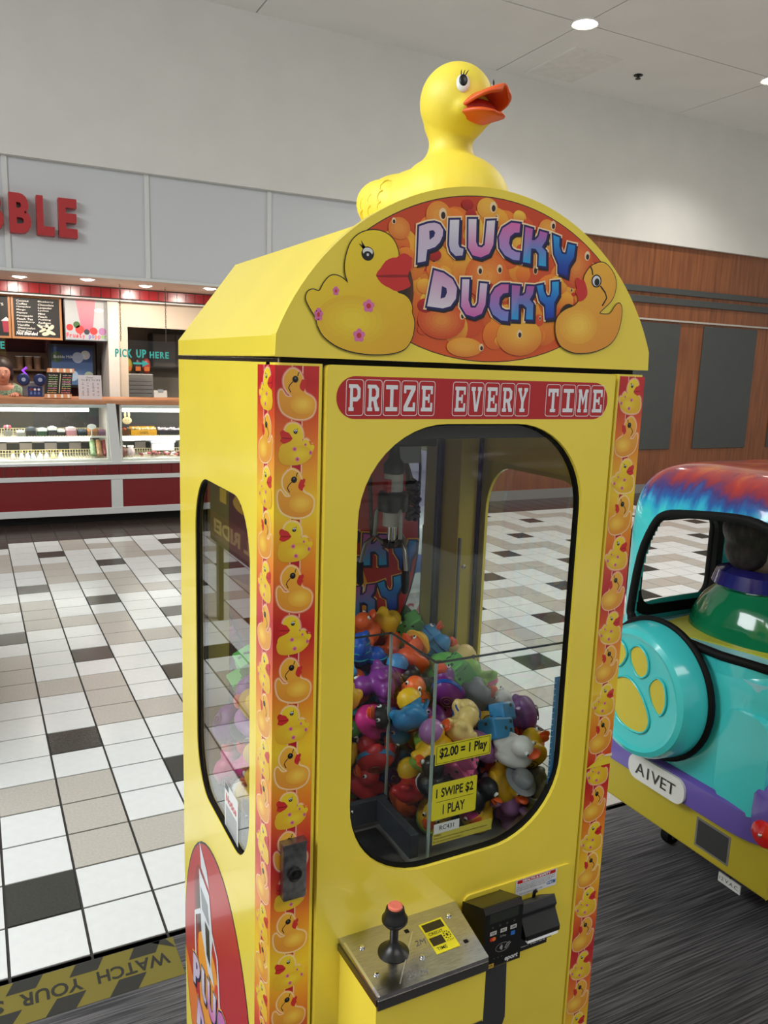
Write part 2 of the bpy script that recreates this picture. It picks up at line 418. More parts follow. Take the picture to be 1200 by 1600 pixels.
for n, (x, y, lab) in enumerate(((0.148, 7.75, 'soffit downlight above the black menu board'), (0.735, 7.5, 'soffit downlight above the pink drink poster'), (1.33, 7.75, 'soffit downlight above the PICK UP HERE sign'), (1.93, 7.5, 'soffit downlight beside the yellow hood edge'))):
    t = thing('soffit_light', lab, 'light', (x, y, 2.33), group='downlights under the shop soffit')
    MB().lathe([(0.062, 0.0), (0.078, -0.006), (0.082, 0.0)], n=20).build('trim_ring', WHITEP, t, 40)
    MB().lathe([(0.062, -0.003), (0.03, -0.016), (0.0, -0.018)], n=20).build('lens', MATS['lamp_glow'], t)
    lamp('soffit_lamp', 'SPOT', (x, y + 0.02, 2.30), (math.radians(35), 0, 0), 26, (1, 0.9, 0.78), 0.03, angle=math.radians(140), blend=0.9)
# raised red letters
sign = thing('shop_sign', 'raised red letters spelling BBLE on the grey fascia', 'sign', (0, YW, 2.64))
REDL = mat('red_letter', (170, 28, 34), 0.4)
for ch, x, w in (('B', -0.155, 0.165), ('B', 0.055, 0.175), ('L', 0.275, 0.145), ('E', 0.455, 0.155)):
    v, f = text_tris(ch, 0.045); m = MB(); vx0 = min(p[0] for p in v); vx1 = max(p[0] for p in v); vy0 = min(p[1] for p in v); vy1 = max(p[1] for p in v)
    cu = bpy.data.curves.new('t', 'FONT'); cu.body = ch; cu.size = 1; cu.offset = 0.045; cu.extrude = 0.06; cu.resolution_u = 4
    o = bpy.data.objects.new('t', cu); COL.objects.link(o); me = evaluated(o, 'letter'); bpy.data.objects.remove(o)
    me.transform(Matrix(((w/(vx1-vx0), 0, 0, x - vx0*w/(vx1-vx0)), (0, 0, -1, -0.03), (0, 0.333/(vy1-vy0), 0, -vy0*0.333/(vy1-vy0)), (0, 0, 0, 1))))
    me.materials.clear(); me.materials.append(REDL); obj_of(me, 'letter', sign)

# lower counter front
REDP = mat('red_panel', (118, 12, 20), 0.4, noise=0.03, nscale=4)
low = thing('shop_counter', 'white framed shop counter with dark red front panels', 'counter', (0, YW, 0))
MB().box(-4.5, 3.66, 0.02, 0.85, 0.09, 0.58).build('body', WHT, low)
MB().box(-4.5, 3.66, -0.012, 0.03, 0.085, 0.15).build('base_board', WHT, low, bevel=0.004)
MB().box(-4.5, 3.66, -0.012, 0.03, 0.425, 0.47).build('rail', WHT, low, bevel=0.004)
MB().box(-4.5, 3.66, -0.02, 0.05, 0.572, 0.598).build('sill', WHT, low, bevel=0.004)
px_ = [-0.82, 0.905, 2.63]
for a in px_: MB().box(a-0.054, a+0.054, -0.006, 0.03, 0.15, 0.425).build('post', WHT, low)
for a, b in zip([-2.5]+px_, px_+[3.6]): MB().box(a+0.056, b-0.056, 0.004, 0.03, 0.15, 0.425).build('front_panel', REDP, low)
rt2 = MB().box(-0.048, 0.048, -0.004, 0.024, 0.0, 0.097).mesh('red_tile', mat('dark_red_tile', (112, 13, 18), 0.25, noise=0.08, nscale=8))
for i in range(-9, 27): obj_of(rt2, 'tile', low, (-0.037 + 0.1015*i, 0, 0.473))
MB().box(-4.5, 3.66, 0.12, 0.8, 0.0, 0.09).build('kick_board', mat('black_kick', (16, 14, 14), 0.7), low)
ctop = tag(MB().box(-4.5, 3.66, 0.02, 0.85, 1.148, 1.185).build('counter_top', mat('oak_edge', (178, 122, 84), 0.5, noise=0.1, nscale=6), loc=(0, YW, 0), bevel=0.006), 'wood edged counter top above the lit display cases', 'worktop')
# display cases
CASEW = mat('case_white', (222, 220, 214), 0.5)
TUBE = mat('tube_glow', (255, 255, 250), 0.5, emit=(255, 252, 244), estr=6)
CHKD = mat('case_tile_dark', (70, 70, 72), 0.4); CHKL = mat('case_tile_light', (196, 184, 178), 0.5)
def case(x0, x1, lab, tl):
    t = thing('display_case', lab, 'display case', (x0, YW, 0.6), group='lit display cases under the shop counter'); w = x1 - x0
    MB().box(0, w, 0.04, 0.62, -0.002, 0.02).build('deck', CASEW, t)
    b = MB().box(0, w, 0.60, 0.62, 0.02, 0.53).build('back_panel', mat('case_back', (92, 92, 92), 0.6), t)
    n = int(w/0.115)
    for i in range(n):
        for r in range(2):
            MB().box(i*0.115, (i+1)*0.115-0.003, 0.592, 0.602, 0.06+r*0.072, 0.06+r*0.072+0.07).build('tile', CHKD if (i+r) % 2 else CHKL, b)
    for xx in (0.0, w-0.02): MB().box(xx, xx+0.02, 0.05, 0.6, 0.02, 0.545).build('end_panel', CASEW, t)
    MB().box(0.02, w-0.02, 0.1, 0.58, 0.222, 0.236).build('shelf', CASEW, t)
    MB().box(0.01, w-0.01, 0.03, 0.12, 0.515, 0.546).build('light_channel', WHT, t)
    for zz, yy in ((0.492, 0.08), (0.212, 0.09)):
        MB().tube([(0.03, yy, zz), (w-tl, yy, zz)], 0.017, 8).build('tube_light', TUBE, t, 60)
    for z0, nm in ((0.24, 0), (0.03, 1)):
        wr = MB()
        for k in range(int(w/0.025)): wr.box(0.03+k*0.025, 0.036+k*0.025, 0.33, 0.336, z0, z0+0.06); wr.box(0.03+k*0.025, 0.036+k*0.025, 0.12, 0.336, z0-0.002, z0+0.002)
        wr.box(0.02, w-0.02, 0.33, 0.336, z0+0.055, z0+0.061); wr.box(0.02, w-0.02, 0.33, 0.336, z0+0.028, z0+0.032)
        wr.build('wire_rack', mat('cream_wire', (240, 226, 180), 0.4), t)
    g1 = MB(); g1.box(0.005, w-0.005, 0.008, 0.012, 0.0, 0.54); g1.build('front_glass', mat_glass('case_glass', (245, 248, 246), 1.45, 0.7) if 'case_glass' not in MATS else MATS['case_glass'], t)
    lamp('case_lamp', 'AREA', (x0+w/2, YW+0.15, 1.11), (0, 0, 0), 2.6, (1, 0.98, 0.93), w*0.8, 0.05)
    lamp('case_lamp', 'AREA', (x0+w/2, YW+0.15, 0.80), (0, 0, 0), 1.8, (1, 0.98, 0.93), w*0.8, 0.05)
case(-0.84, 0.855, 'lit glass display case left of the white post', 0.18)
case(0.955, 2.6, 'lit glass display case right of the white post', 0.05)
pp = MB(); pp.prism([[(0.06, 0.0), (0.155, 0.0), (0.11, 0.56), (0.03, 0.56)]], lambda a, b, w: (a, 0.0+w, b), 0.0, 0.06)
tag(pp.build('case_post', WHT, loc=(0.80, YW-0.008, 0.598), bevel=0.003), 'white slanted post between the two lit display cases', 'post')
# ---- goods in the cases: every packet is a thing
def packet(x, y, z, w, d, h, c, lid, lab, grp, name='candy_tub'):
    t = thing(name, lab, 'packet', (x, y, z), group=grp)
    m = MB(); m.prism([rrect(-w/2, w/2, -d/2, d/2, w*0.18, 3)], XY(0), 0, h*0.6); m.build('tray', mat('tray_%d_%d_%d' % c, c, 0.4), t)
    m = MB(); m.prism([rrect(-w/2*0.96, w/2*0.96, -d/2*0.96, d/2*0.96, w*0.2, 3)], XY(0), h*0.6, h*0.9); m.ell((0, 0, h*0.85), (w*0.4, d*0.4, h*0.2), n=10, k=6); m.build('contents', mat('fill_%d_%d_%d' % lid, lid, 0.4), t, 40)
Z1 = 0.838
wh = (235, 236, 232)
for k, (x, w, h, c, l, lab) in enumerate([
    (0.075, 0.075, 0.055, (150, 150, 150), wh, 'clear tray of white sweets, first dark tray from the left'),
    (0.165, 0.088, 0.085, (50, 52, 58), (92, 98, 108), 'black square tray standing tall on the upper case shelf'),
    (0.262, 0.095, 0.075, (58, 84, 62), wh, 'green tray of white sweets on the upper case shelf'),
    (0.352, 0.082, 0.09, (64, 62, 66), wh, 'tall dark tub heaped with white sweets'),
    (0.430, 0.078, 0.062, (60, 58, 56), wh, 'low dark tub of white sweets left of the pink box'),
    (0.520, 0.095, 0.085, (196, 140, 150), (226, 200, 204), 'pink box of sweets on the upper case shelf'),
    (0.620, 0.085, 0.06, (40, 46, 54), (96, 106, 118), 'flat navy tray right of the pink box'),
    (0.715, 0.1, 0.07, (170, 128, 96), (226, 160, 110), 'clear bag of orange sweets behind the white price tag'),
    (0.800, 0.08, 0.06, (120, 90, 110), (160, 120, 140), 'purple sweets tray at the right end of the shelf')]):
    packet(x, YW+0.2, Z1, w, 0.1, h, c, l, lab, 'trays on the upper case shelf')
lp = thing('lollipop_cup', 'cup of pink and white lollipops at the left frame edge', 'cup', (-0.035, YW+0.2, Z1))
MB().lathe([(0.03, 0), (0.04, 0.05), (0.036, 0.05), (0.0, 0.01)], n=14).build('cup', mat('grey_cup', (150, 150, 146), 0.4), lp, 40)
for a, b_, c in ((-0.02, 0, (224, 120, 140)), (0.0, 0.012, (240, 236, 230)), (0.02, -0.004, (214, 90, 110))):
    MB().ell((a, b_, 0.085), (0.014, 0.014, 0.018), n=10, k=6).build('lollipop', mat('lolly_%d' % c[1], c, 0.3), lp, 60)
tag_ = thing('price_tag', 'white oval price tag clipped to the shelf front', 'tag', (0.70, YW+0.1, 0.93))
MB().ell((0, 0, 0), (0.042, 0.004, 0.026), n=20).build('card', mat('tag_white', (250, 250, 248), 0.5), tag_, 60); MB().box(-0.004, 0.004, 0.0, 0.03, -0.1, -0.02).build('clip', WHITEP, tag_)
for k, (x, c, lab) in enumerate([
    (-0.0, (226, 196, 190), 'pale pink candy cone, leftmost in the lower rack'), (0.075, wh, 'white candy cone beside the pale pink one'),
    (0.128, (214, 222, 232), 'bluish white candy cone in the lower rack'), (0.175, (190, 208, 224), 'light blue candy cone in the lower rack'),
    (0.235, (240, 238, 230), 'white candy cone right of the light blue one'), (0.29, (236, 228, 214), 'cream candy cone in the lower rack'),
    (0.352, (238, 224, 160), 'pale yellow candy cone in the lower rack'), (0.418, (232, 230, 226), 'white candy cone, last before the empty rack')]):
    t = thing('candy_cone', lab, 'candy', (x, YW+0.17, 0.622), group='candy cones in the lower rack')
    MB().lathe([(0.024, 0), (0.022, 0.02), (0.004, 0.062), (0.0, 0.066)], n=12).build('bag', mat('cone_%d_%d' % c[1:], c, 0.3), t, 40)
    MB().lathe([(0.006, 0.06), (0.004, 0.064), (0.01, 0.075)], n=8).build('tie', mat('gold_tie', (210, 180, 90), 0.4), t)
for x, c, lab in ((0.715, (150, 176, 132), 'green candy roll in clear wrap, leftmost of the three'), (0.772, (206, 160, 116), 'orange candy roll in clear wrap between green and red'), (0.83, (166, 82, 84), 'dark red candy roll beside the white post')):
    t = thing('candy_roll', lab, 'candy', (x, YW+0.14, 0.65), (math.radians(-38), 0, 0), 'candy rolls in the lower rack')
    MB().tube([(0, 0.0, -0.0), (0, 0.0, 0.16)], 0.028, 12).build('roll', mat('roll_%d' % c[0], c, 0.25, noise=0.25, nscale=60), t, 50)
    MB().ell((0, 0, 0.165), (0.022, 0.022, 0.012), n=10, k=6).build('twist', WHITEP, t, 60)
def tray_box(x, w, h, c, c2, lab, z, wr=None):
    t = thing('bakery_box', lab, 'box', (x, YW+0.2, z), group='boxes on the right case shelf')
    m = MB(); m.box(-w/2, w/2, -0.06, -0.054, 0, h); m.box(-w/2, w/2, 0.054, 0.06, 0, h*1.5); m.box(-w/2, -w/2+0.005, -0.054, 0.054, 0, h); m.box(w/2-0.005, w/2, -0.054, 0.054, 0, h); m.box(-w/2, w/2, -0.054, 0.054, 0, 0.005)
    m.build('carton', mat('carton_%d_%d' % c[:2], c, 0.5), t)
    random.seed(int(x*1000)); m = MB()
    for i in range(int(w/0.03)):
        for j in range(3): m.ell((-w/2+0.02+i*0.03, -0.035+j*0.035, h+random.uniform(-0.004, 0.012)), (0.018, 0.018, 0.016), n=8, k=5)
    m.build('sweets', mat('sweets_%d_%d' % c2[:2], c2, 0.35, noise=0.3, nscale=70), t, 60, kind='stuff')
    if wr:
        A = MB(); art_text(A, wr, lambda a, b, w_: (a, -0.061-w_, b), -0.04, h*0.3, h*0.4, 0.08, (40, 36, 30), 0.0006); A.build('print', PAPER, t)
tray_box(0.995, 0.115, 0.05, (96, 54, 34), (204, 110, 70), 'brown open box with a cutout beside the post', Z1)
tray_box(1.20, 0.25, 0.055, (226, 164, 36), (236, 200, 150), 'golden yellow box heaped with wrapped sweets', Z1, 'SWEETS')
tray_box(1.455, 0.22, 0.05, (44, 40, 44), (214, 196, 204), 'black box heaped with pink and white sweets', Z1)
bn = thing('paper_bunny', 'round cream bunny shaped tag hanging in the case', 'tag', (1.04, YW+0.15, 0.985))
m = MB(); m.ell((0, 0, 0), (0.045, 0.006, 0.036), n=18)
for s in (-1, 1): m.ell((0.018*s-0.0, 0, 0.06), (0.012, 0.005, 0.035), n=10)
m.build('card', mat('bunny_cream', (244, 220, 170), 0.5), bn, 60)
for s in (-1, 1): MB().ell((0.014*s, -0.006, 0.004), (0.003, 0.002, 0.004), n=8, k=5).build('eye', BLACK, bn)
tb = thing('lidded_tub', 'white lidded plastic tub at the right of the lower rack', 'tub', (1.40, YW+0.24, 0.68))
MB().prism([rrect(-0.11, 0.11, -0.06, 0.06, 0.02, 4)], XY(0), 0, 0.08).build('tub', mat('milky_plastic', (226, 222, 226), 0.35), tb); MB().prism([rrect(-0.122, 0.122, -0.068, 0.068, 0.024, 4)], XY(0), 0.08, 0.098).build('lid', mat('lid_blue', (186, 206, 226), 0.35), tb)
random.seed(3); m = MB()
for i in range(46): m.ell((random.uniform(1.16, 1.62), YW+random.uniform(0.08, 0.2), 0.635+random.uniform(0, 0.035)), (0.022, 0.014, 0.012), zrot(random.random()*3), n=8, k=5, m=random.choice((0, 0, 1, 2)))
o = tag(m.build('wrapped_candy', [mat('candy_red', (120, 32, 36), 0.3), mat('candy_white', (228, 214, 214), 0.3), mat('candy_pink', (206, 100, 100), 0.3)], smooth=60, kind='stuff'), 'heap of red and white wrapped candy in the lower right case', 'candy')
for x, c, lab in ((1.0, (110, 60, 54), 'maroon candy bag leaning beside the post'), (1.075, (190, 170, 172), 'silvery candy bag beside the maroon one')):
    t = thing('candy_bag', lab, 'bag', (x, YW+0.16, 0.622), (math.radians(-20), 0, 0))
    m = MB(); m.ell((0, 0, 0.055), (0.038, 0.02, 0.055), n=12); m.build('pouch', mat('bag_%d' % c[0], c, 0.25, noise=0.2, nscale=40), t, 60); MB().box(-0.03, 0.03, -0.003, 0.003, 0.1, 0.12).build('seal', WHITEP, t)

# ---- behind the counter
DRED = mat('maroon_wall', (84, 20, 24), 0.6)
structure(MB().box(-5.2, 1.0, 9.0, 9.1, 0, 2.33).build('wall_shop_back', DRED))
structure(MB().box(1.03, 1.14, 8.3, 9.0, 0, 2.2).build('wall_shop_pier', mat('pier_paint', (206, 196, 186), 0.6)))
BEI = mat('beige_wall', (196, 180, 160), 0.65)
kw = MB(); kw.prism([[(1.14, 0), (3.66, 0), (3.66, 2.2), (1.14, 2.2)], [(1.24, 1.0), (3.0, 1.0), (3.0, 1.93), (1.24, 1.93)]], XZ(8.42), 0, 0.08)
structure(kw.build('wall_service_hatch', BEI))
structure(MB().box(1.0, 3.66, 9.5, 9.58, 0, 2.3).build('wall_kitchen', mat('kitchen_wall', (150, 140, 126), 0.7)))
structure(MB().box(-5.2, 3.66, 8.4, 9.6, 2.36, 2.42).build('ceiling_shop', mat('shop_ceiling', (190, 180, 170), 0.8)))
CHALK = (222, 220, 212)
def board(x0, x1, z0, z1, lab, tilt=0):
    t = thing('menu_board', lab, 'menu board', ((x0+x1)/2, 8.38, z0)); w = x1-x0; h = z1-z0
    MB().box(-w/2+0.012, w/2-0.012, -0.012, 0.012, 0.012, h-0.012).build('slate', mat('slate_black', (20, 19, 20), 0.6), t)
    fr = MB(); fr.box(-w/2, w/2, -0.02, 0.012, 0, 0.022); fr.box(-w/2, w/2, -0.02, 0.012, h-0.022, h); fr.box(-w/2, -w/2+0.022, -0.02, 0.012, 0.022, h-0.022); fr.box(w/2-0.022, w/2, -0.02, 0.012, 0.022, h-0.022)
    fr.build('frame', mat('oak_frame', (168, 116, 70), 0.5), t); return t, w, h
bt_, w, h = board(0.09, 0.575, 1.755, 2.195, 'black chalk menu board listing flavours in two columns')
A = MB(); fb = lambda a, b, w_: (a, -0.0125-w_, b)
for col, words in ((0, ['Coconut', 'Coffee', 'Honeydew', 'Mango', 'Papaya', 'Pineapple', 'Peach Tea', 'Strawberry', 'Vanilla', 'Watermelon', 'Thai Tea']), (1, ['Blueberry', 'Chocolate', 'Lavender', 'Lychee', 'Mint', 'Peach', 'Pudding', 'Redbean', 'Taro'])):
    for r, wd in enumerate(words):
        art_text(A, wd, fb, -w/2+0.05+col*0.205, h-0.065-r*0.0305, 0.02, 0.017*len(wd), CHALK, 0.001, bold=0.01, shear=0.2)
art_text(A, 'Not Blended', fb, -w/2+0.04, 0.04, 0.034, 0.2, (238, 236, 230), 0.001, bold=0.02, shear=0.2)
for a, b, r1, r2, ro in ((0.06, 0.1, 0.05, 0.014, 0.5), (0.1, 0.12, 0.02, 0.045, 0.3), (0.13, 0.075, 0.05, 0.018, -0.4), (0.08, 0.06, 0.04, 0.02, 0.2), (0.14, 0.13, 0.03, 0.02, 0.9), (0.03, 0.13, 0.04, 0.01, -0.6)):
    A.poly([[(a+r1*math.cos(q)*math.cos(ro)-r2*math.sin(q)*math.sin(ro), b+r1*math.cos(q)*math.sin(ro)+r2*math.sin(q)*math.cos(ro)) for q in [2*PI*i/14 for i in range(14)]]], fb, 0.001+0.0004*(a > 0.1), 0, (196, 190, 168))
A.build('chalk_text', PAPER, bt_)
b2, w, h = board(-0.40, 0.083, 1.755, 2.2, 'black chalk menu board cut by the left frame edge')
A = MB()
art_text(A, 'Flavors', fb, -0.02, h-0.12, 0.04, 0.2, CHALK, 0.001); A.build('chalk_text', PAPER, b2); A = MB()
A.poly([[(0.17, 0.06), (0.225, 0.06), (0.235, 0.17), (0.16, 0.17)]], fb, 0.001, 0, (150, 40, 60)); A.poly([[(0.15, 0.172), (0.2, 0.215), (0.235, 0.18), (0.235, 0.172)]], fb, 0.001, 0, CHALK)
A.build('chalk_drawing', PAPER, b2)
ps = thing('drink_poster', 'framed poster of a tall pink drink with berries', 'poster', (0.84, 8.37, 1.755)); w, h = 0.49, 0.45
MB().box(-w/2, w/2, -0.012, 0.012, 0, h).build('frame', BLACK, ps)
A = MB(); fp = lambda a, b, w_: (a, -0.0125-w_, b)
A.poly([[(-w/2+0.012, 0.012), (w/2-0.012, 0.012), (w/2-0.012, h-0.012), (-w/2+0.012, h-0.012)]], fp, 0.0005, 0, lambda a, b: mix((150, 158, 164), (196, 200, 200), b/h))
A.poly([[(-0.07, 0.1), (0.04, 0.1), (0.075, h-0.02), (-0.125, h-0.02)]], fp, 0.001, 0, lambda a, b: mix((206, 84, 110), (232, 160, 168), (b-0.1)/0.3))
for a, b, r, c in ((-0.19, 0.14, 0.035, (190, 50, 44)), (-0.09, 0.12, 0.045, (206, 60, 54)), (0.05, 0.11, 0.04, (200, 50, 50)), (-0.12, 0.17, 0.035, (60, 92, 44)), (-0.02, 0.1, 0.03, (50, 50, 60)), (0.14, 0.11, 0.04, (160, 110, 150))):
    A.poly([circ(a, b, r, 14)], fp, 0.0015, 0, c)
A.poly([circ(0.11, 0.33, 0.05, 18, 0.022)], fp, 0.0018, 0, (216, 220, 222)); 
for i, (ch, c) in enumerate(zip('Fruity poppers', [(214, 50, 60)]*6 + [(0, 0, 0)] + [(110, 80, 160), (110, 80, 160), (214, 90, 60), (214, 60, 80), (120, 160, 60), (120, 160, 60), (150, 170, 60)])):
    if ch != ' ': art_text(A, ch, fp, -0.225+i*0.032, 0.035-(0.018 if ch in 'yp' else 0), 0.05 if ch in 'Ftyp' else 0.034, 0.024, c, 0.002, bold=0.02)
A.build('print', PAPER, ps)
tv = thing('drink_sign', 'dark framed blue sign of milky drinks below the poster', 'sign', (0.70, 8.72, 1.28)); w, h = 0.43, 0.41
MB().box(-w/2-0.03, w/2+0.03, -0.012, 0.03, -0.03, h+0.03).build('frame', BLACK, tv)
A = MB(); A.poly([[(-w/2, 0), (w/2, 0), (w/2, h), (-w/2, h)]], fp, 0.0005, 0, lambda a, b: mix((70, 100, 140), (40, 60, 110), b/h))
for a, b, r, c in ((0.06, 0.3, 0.06, (160, 170, 190)), (0.14, 0.33, 0.05, (190, 190, 190)), (0.0, 0.1, 0.06, (150, 170, 190)), (-0.16, 0.3, 0.06, (60, 80, 50)), (-0.1, 0.12, 0.05, (120, 140, 150)), (0.17, 0.1, 0.05, (150, 160, 140))): A.poly([circ(a, b, r, 14)], fp, 0.001+r*0.005, 0, c)
art_text(A, 'Bubble Milk', fp, -0.19, 0.29, 0.03, 0.2, (206, 206, 210), 0.003); A.build('print', PAPER, tv)
sh_ = thing('cup_shelf', 'brown wooden shelf unit holding paper cups', 'shelf', (0.13, 8.9, 0.0))
BRN = mat('brown_board', (104, 72, 48), 0.6)
m = MB(); m.box(-0.35, 0.36, -0.02, 0.08, 1.0, 1.62); m.build('back_board', BRN, sh_); MB().box(-0.35, 0.36, -0.14, -0.02, 1.42, 1.44).build('shelf_board', BRN, sh_); MB().box(-0.35, 0.36, -0.14, -0.02, 1.0, 1.02).build('shelf_board', BRN, sh_)
for i, lab in enumerate(('tall brown cup stack behind the person', 'brown cup stack, middle of three on the shelf', 'brown cup stack beside the blue drink sign')):
    t = thing('cup_stack', lab, 'cups', (0.17+0.09*i, 8.82, 1.44), group='cup stacks on the shelf')
    MB().lathe([(0.034, 0), (0.04, 0.13), (0.0, 0.13)], n=14).build('cups', mat('kraft_cup', (120, 84, 56), 0.6), t, 40); MB().lathe([(0.042, 0.13), (0.042, 0.136), (0, 0.136)], n=14).build('rim', WHITEP, t, 40)
mc = thing('sealing_machine', 'grey counter machine with two blue round discs on top', 'machine', (0.21, 7.86, 1.187))
MB().box(-0.07, 0.12, -0.08, 0.1, 0, 0.14).build('body', mat('grey_machine', (110, 110, 116), 0.4), mc, bevel=0.008)
for x in (-0.065, 0.085):
    d = MB().lathe([(0.058, -0.012), (0.06, 0.0), (0.05, 0.014), (0.0, 0.016)], T(x, -0.085, 0.165) @ xrot(PI/2), 22).build('disc', mat('blue_disc', (28, 44, 92), 0.4), mc, 40)
    MB().lathe([(0.012, 0.012), (0.02, 0.018), (0.02, 0.02), (0.008, 0.02)], T(x, -0.085, 0.165) @ xrot(PI/2), 12).build('hub', mat('pale_hub', (160, 170, 200), 0.4), d)
A = MB(); fm = lambda a, b, w_: (a, -0.081-w_, b); A.poly([[(-0.03, 0.0), (0.1, 0.0), (0.1, 0.1), (-0.03, 0.1)]], fm, 0.001, 0, (34, 52, 110))
for i in range(3): A.poly([circ(0.0+0.035*i, 0.07, 0.012, 10)], fm, 0.002, 0, (220, 220, 226)); A.poly([[(-0.01+0.035*i, 0.02), (0.008+0.035*i, 0.02), (0.008+0.035*i, 0.05), (-0.01+0.035*i, 0.05)]], fm, 0.002, 0, (90, 120, 180))
A.poly([[(-0.01, 0.06), (0.02, 0.06), (0.02, 0.08), (-0.01, 0.08)]], fm, 0.003, 0, (120, 30, 40)); A.build('control_label', PAPER, mc)
nl = thing('neon_ornament', 'small violet glowing ornament behind the counter', 'lamp', (0.172, 7.995, 1.187))
MB().lathe([(0.03, 0), (0.03, 0.01), (0.006, 0.02), (0.006, 0.12)], n=10).build('stand', BLACK, nl)
MB().tube([(0.0, 0, 0.12), (-0.03, 0, 0.17), (0.02, 0, 0.2), (-0.02, 0, 0.25), (0.02, 0, 0.28)], 0.012, 8).build('tube', mat('violet_glow', (120, 60, 220), 0.4, emit=(130, 50, 220), estr=1.2), nl, 60)
st = thing('flavour_stand', 'tilted menu stand with chalk lists and striped rails', 'menu stand', (0.44, 7.45, 1.187), (math.radians(-14), 0, math.radians(3)))
m = MB(); m.prism([[(-0.135, 0.02), (0.10, 0.02), (0.14, 0.28), (-0.095, 0.28)]], XZ(0), 0, 0.012); m.build('board', mat('slate_black', (20, 19, 20), 0.6), st)
for z0, nm in ((0.0, 0), (0.25, 1)):
    k = 0.04*z0/0.25; m = MB(); m.prism([[(-0.14+k, z0), (0.105+k, z0), (0.112+k, z0+0.04), (-0.132+k, z0+0.04)]], XZ(0), -0.004, 0.02); r_ = m.build('rail', mat('orange_wood', (222, 150, 100), 0.5), st)
    m = MB()
    for i in range(4): m.box(-0.11+k+i*0.06, -0.09+k+i*0.06, -0.0215, -0.02, z0+0.003, z0+0.037)
    m.build('stripe', mat('stripe_white', (240, 232, 220), 0.5), r_)
A = MB(); fs = lambda a, b, w_: (a, -0.0125-w_, b); random.seed(5)
A.poly([[(-0.006, 0.05), (0.0, 0.05), (0.026, 0.24), (0.02, 0.24)]], fs, 0.001, 0, (236, 220, 170))
for cx in (-0.115, 0.01):
    for r in range(9):
        z0 = 0.05+r*0.021; k = 0.15*z0
        art_text(A, random.choice(('milk tea', 'slush', 'snow ice', 'fruit tea', 'boba', 'smoothie')), fs, cx+k, z0, 0.012, 0.08, random.choice(((220, 200, 180), (230, 120, 120), (236, 180, 110), (170, 200, 130), (230, 150, 180))), 0.001, bold=0.03)
A.build('chalk_text', PAPER, st)
MB().tube([(-0.02, 0.0, 0.02), (-0.04, 0.1, 0.0)], 0.004, 6).build('leg', BLACK, st); MB().tube([(0.04, 0.0, 0.02), (0.06, 0.1, 0.0)], 0.004, 6).build('leg', BLACK, st)
pn = thing('paper_notice', 'white handwritten notice standing on the counter', 'sign', (0.72, 7.42, 1.16), (math.radians(-6), 0, 0))
MB().box(-0.108, 0.108, -0.002, 0.002, 0.0, 0.258).build('sheet', mat('paper_white', (222, 214, 216), 0.6), pn)
A = MB(); fq = lambda a, b, w_: (a, -0.0025-w_, b); random.seed(9)
for cx in (-0.065, -0.02, 0.03, 0.075):
    art_text(A, random.choice(('Fl', 'Tea', 'Ice', 'Pop')), fq, cx-0.012, 0.2, 0.018, 0.03, (90, 84, 90), 0.0006)
    for r in range(10): 
        if random.random() < 0.8: A.poly([[(cx-0.01, 0.06+r*0.013), (cx+random.uniform(0.004, 0.012), 0.06+r*0.013), (cx+0.008, 0.065+r*0.013), (cx-0.008, 0.066+r*0.013)]], fq, 0.0006, 0, (140, 132, 138))
art_text(A, 'Choose', fq, -0.03, 0.228, 0.016, 0.06, (90, 84, 90), 0.0006); A.build('handwriting', PAPER, pn)
MB().box(-0.07, 0.07, 0.0, 0.05, 0.0, 0.006).build('foot', WHITEP, pn)
# hanging acrylic sign
TEAL = mat('teal_acrylic', (70, 200, 190), 0.4)
hs = thing('hanging_sign', 'teal PICK UP HERE lettering with arrow hanging on chains', 'sign', (1.255, 7.45, 1.50))
MB().box(-0.30, 0.31, 0.002, 0.008, 0.0, 0.27).build('clear_sheet', ACRYL, hs)
for ch, x, w in (('P', -0.288, 0.035), ('I', -0.243, 0.012), ('C', -0.222, 0.042), ('K', -0.172, 0.045), ('U', -0.085, 0.045), ('P', -0.03, 0.04), ('H', 0.045, 0.042), ('E', 0.1, 0.035), ('R', 0.148, 0.042), ('E', 0.2, 0.035)):
    v, f = text_tris(ch, 0.03); x0 = min(p[0] for p in v); x1 = max(p[0] for p in v); y0 = min(p[1] for p in v); y1 = max(p[1] for p in v); m = MB()
    h_ = 0.082 if x < 0.02 else 0.066
    for t3 in f:
        pass
    cu = bpy.data.curves.new('t', 'FONT'); cu.body = ch; cu.size = 1; cu.offset = 0.03; cu.extrude = 0.06; cu.resolution_u = 3
    o = bpy.data.objects.new('t', cu); COL.objects.link(o); me = evaluated(o, 'letter'); bpy.data.objects.remove(o)
    me.transform(Matrix(((w/(x1-x0), 0, 0, x-x0*w/(x1-x0)), (0, 0, -0.1, 0.0), (0, h_/(y1-y0), 0, 0.1-y0*h_/(y1-y0)), (0, 0, 0, 1)))); me.materials.clear(); me.materials.append(TEAL); obj_of(me, 'letter', hs)
m = MB(); m.prism([[(-0.12, 0.035), (-0.03, 0.035), (-0.03, 0.012), (0.035, 0.045), (-0.03, 0.078), (-0.03, 0.055), (-0.12, 0.055)]], lambda a, b, w_: (a, -w_, b), 0, 0.006); m.build('arrow', TEAL, hs)
for x in (-0.23, 0.21):
    m = MB()
    for i in range(24):
        c = Vector((x, 0.005, 0.27 + 0.0225*i)); a = Vector((0.006, 0, 0)) if i % 2 else Vector((0, 0.006, 0))
        m.tube([c + a*math.cos(2*PI*k/8) + Vector((0, 0, 0.016))*math.sin(2*PI*k/8) for k in range(8)], 0.0022, 4, closed=True)
    m.build('chain', mat('chain_metal', (130, 124, 116), 0.35, 0.9), hs, kind='stuff')
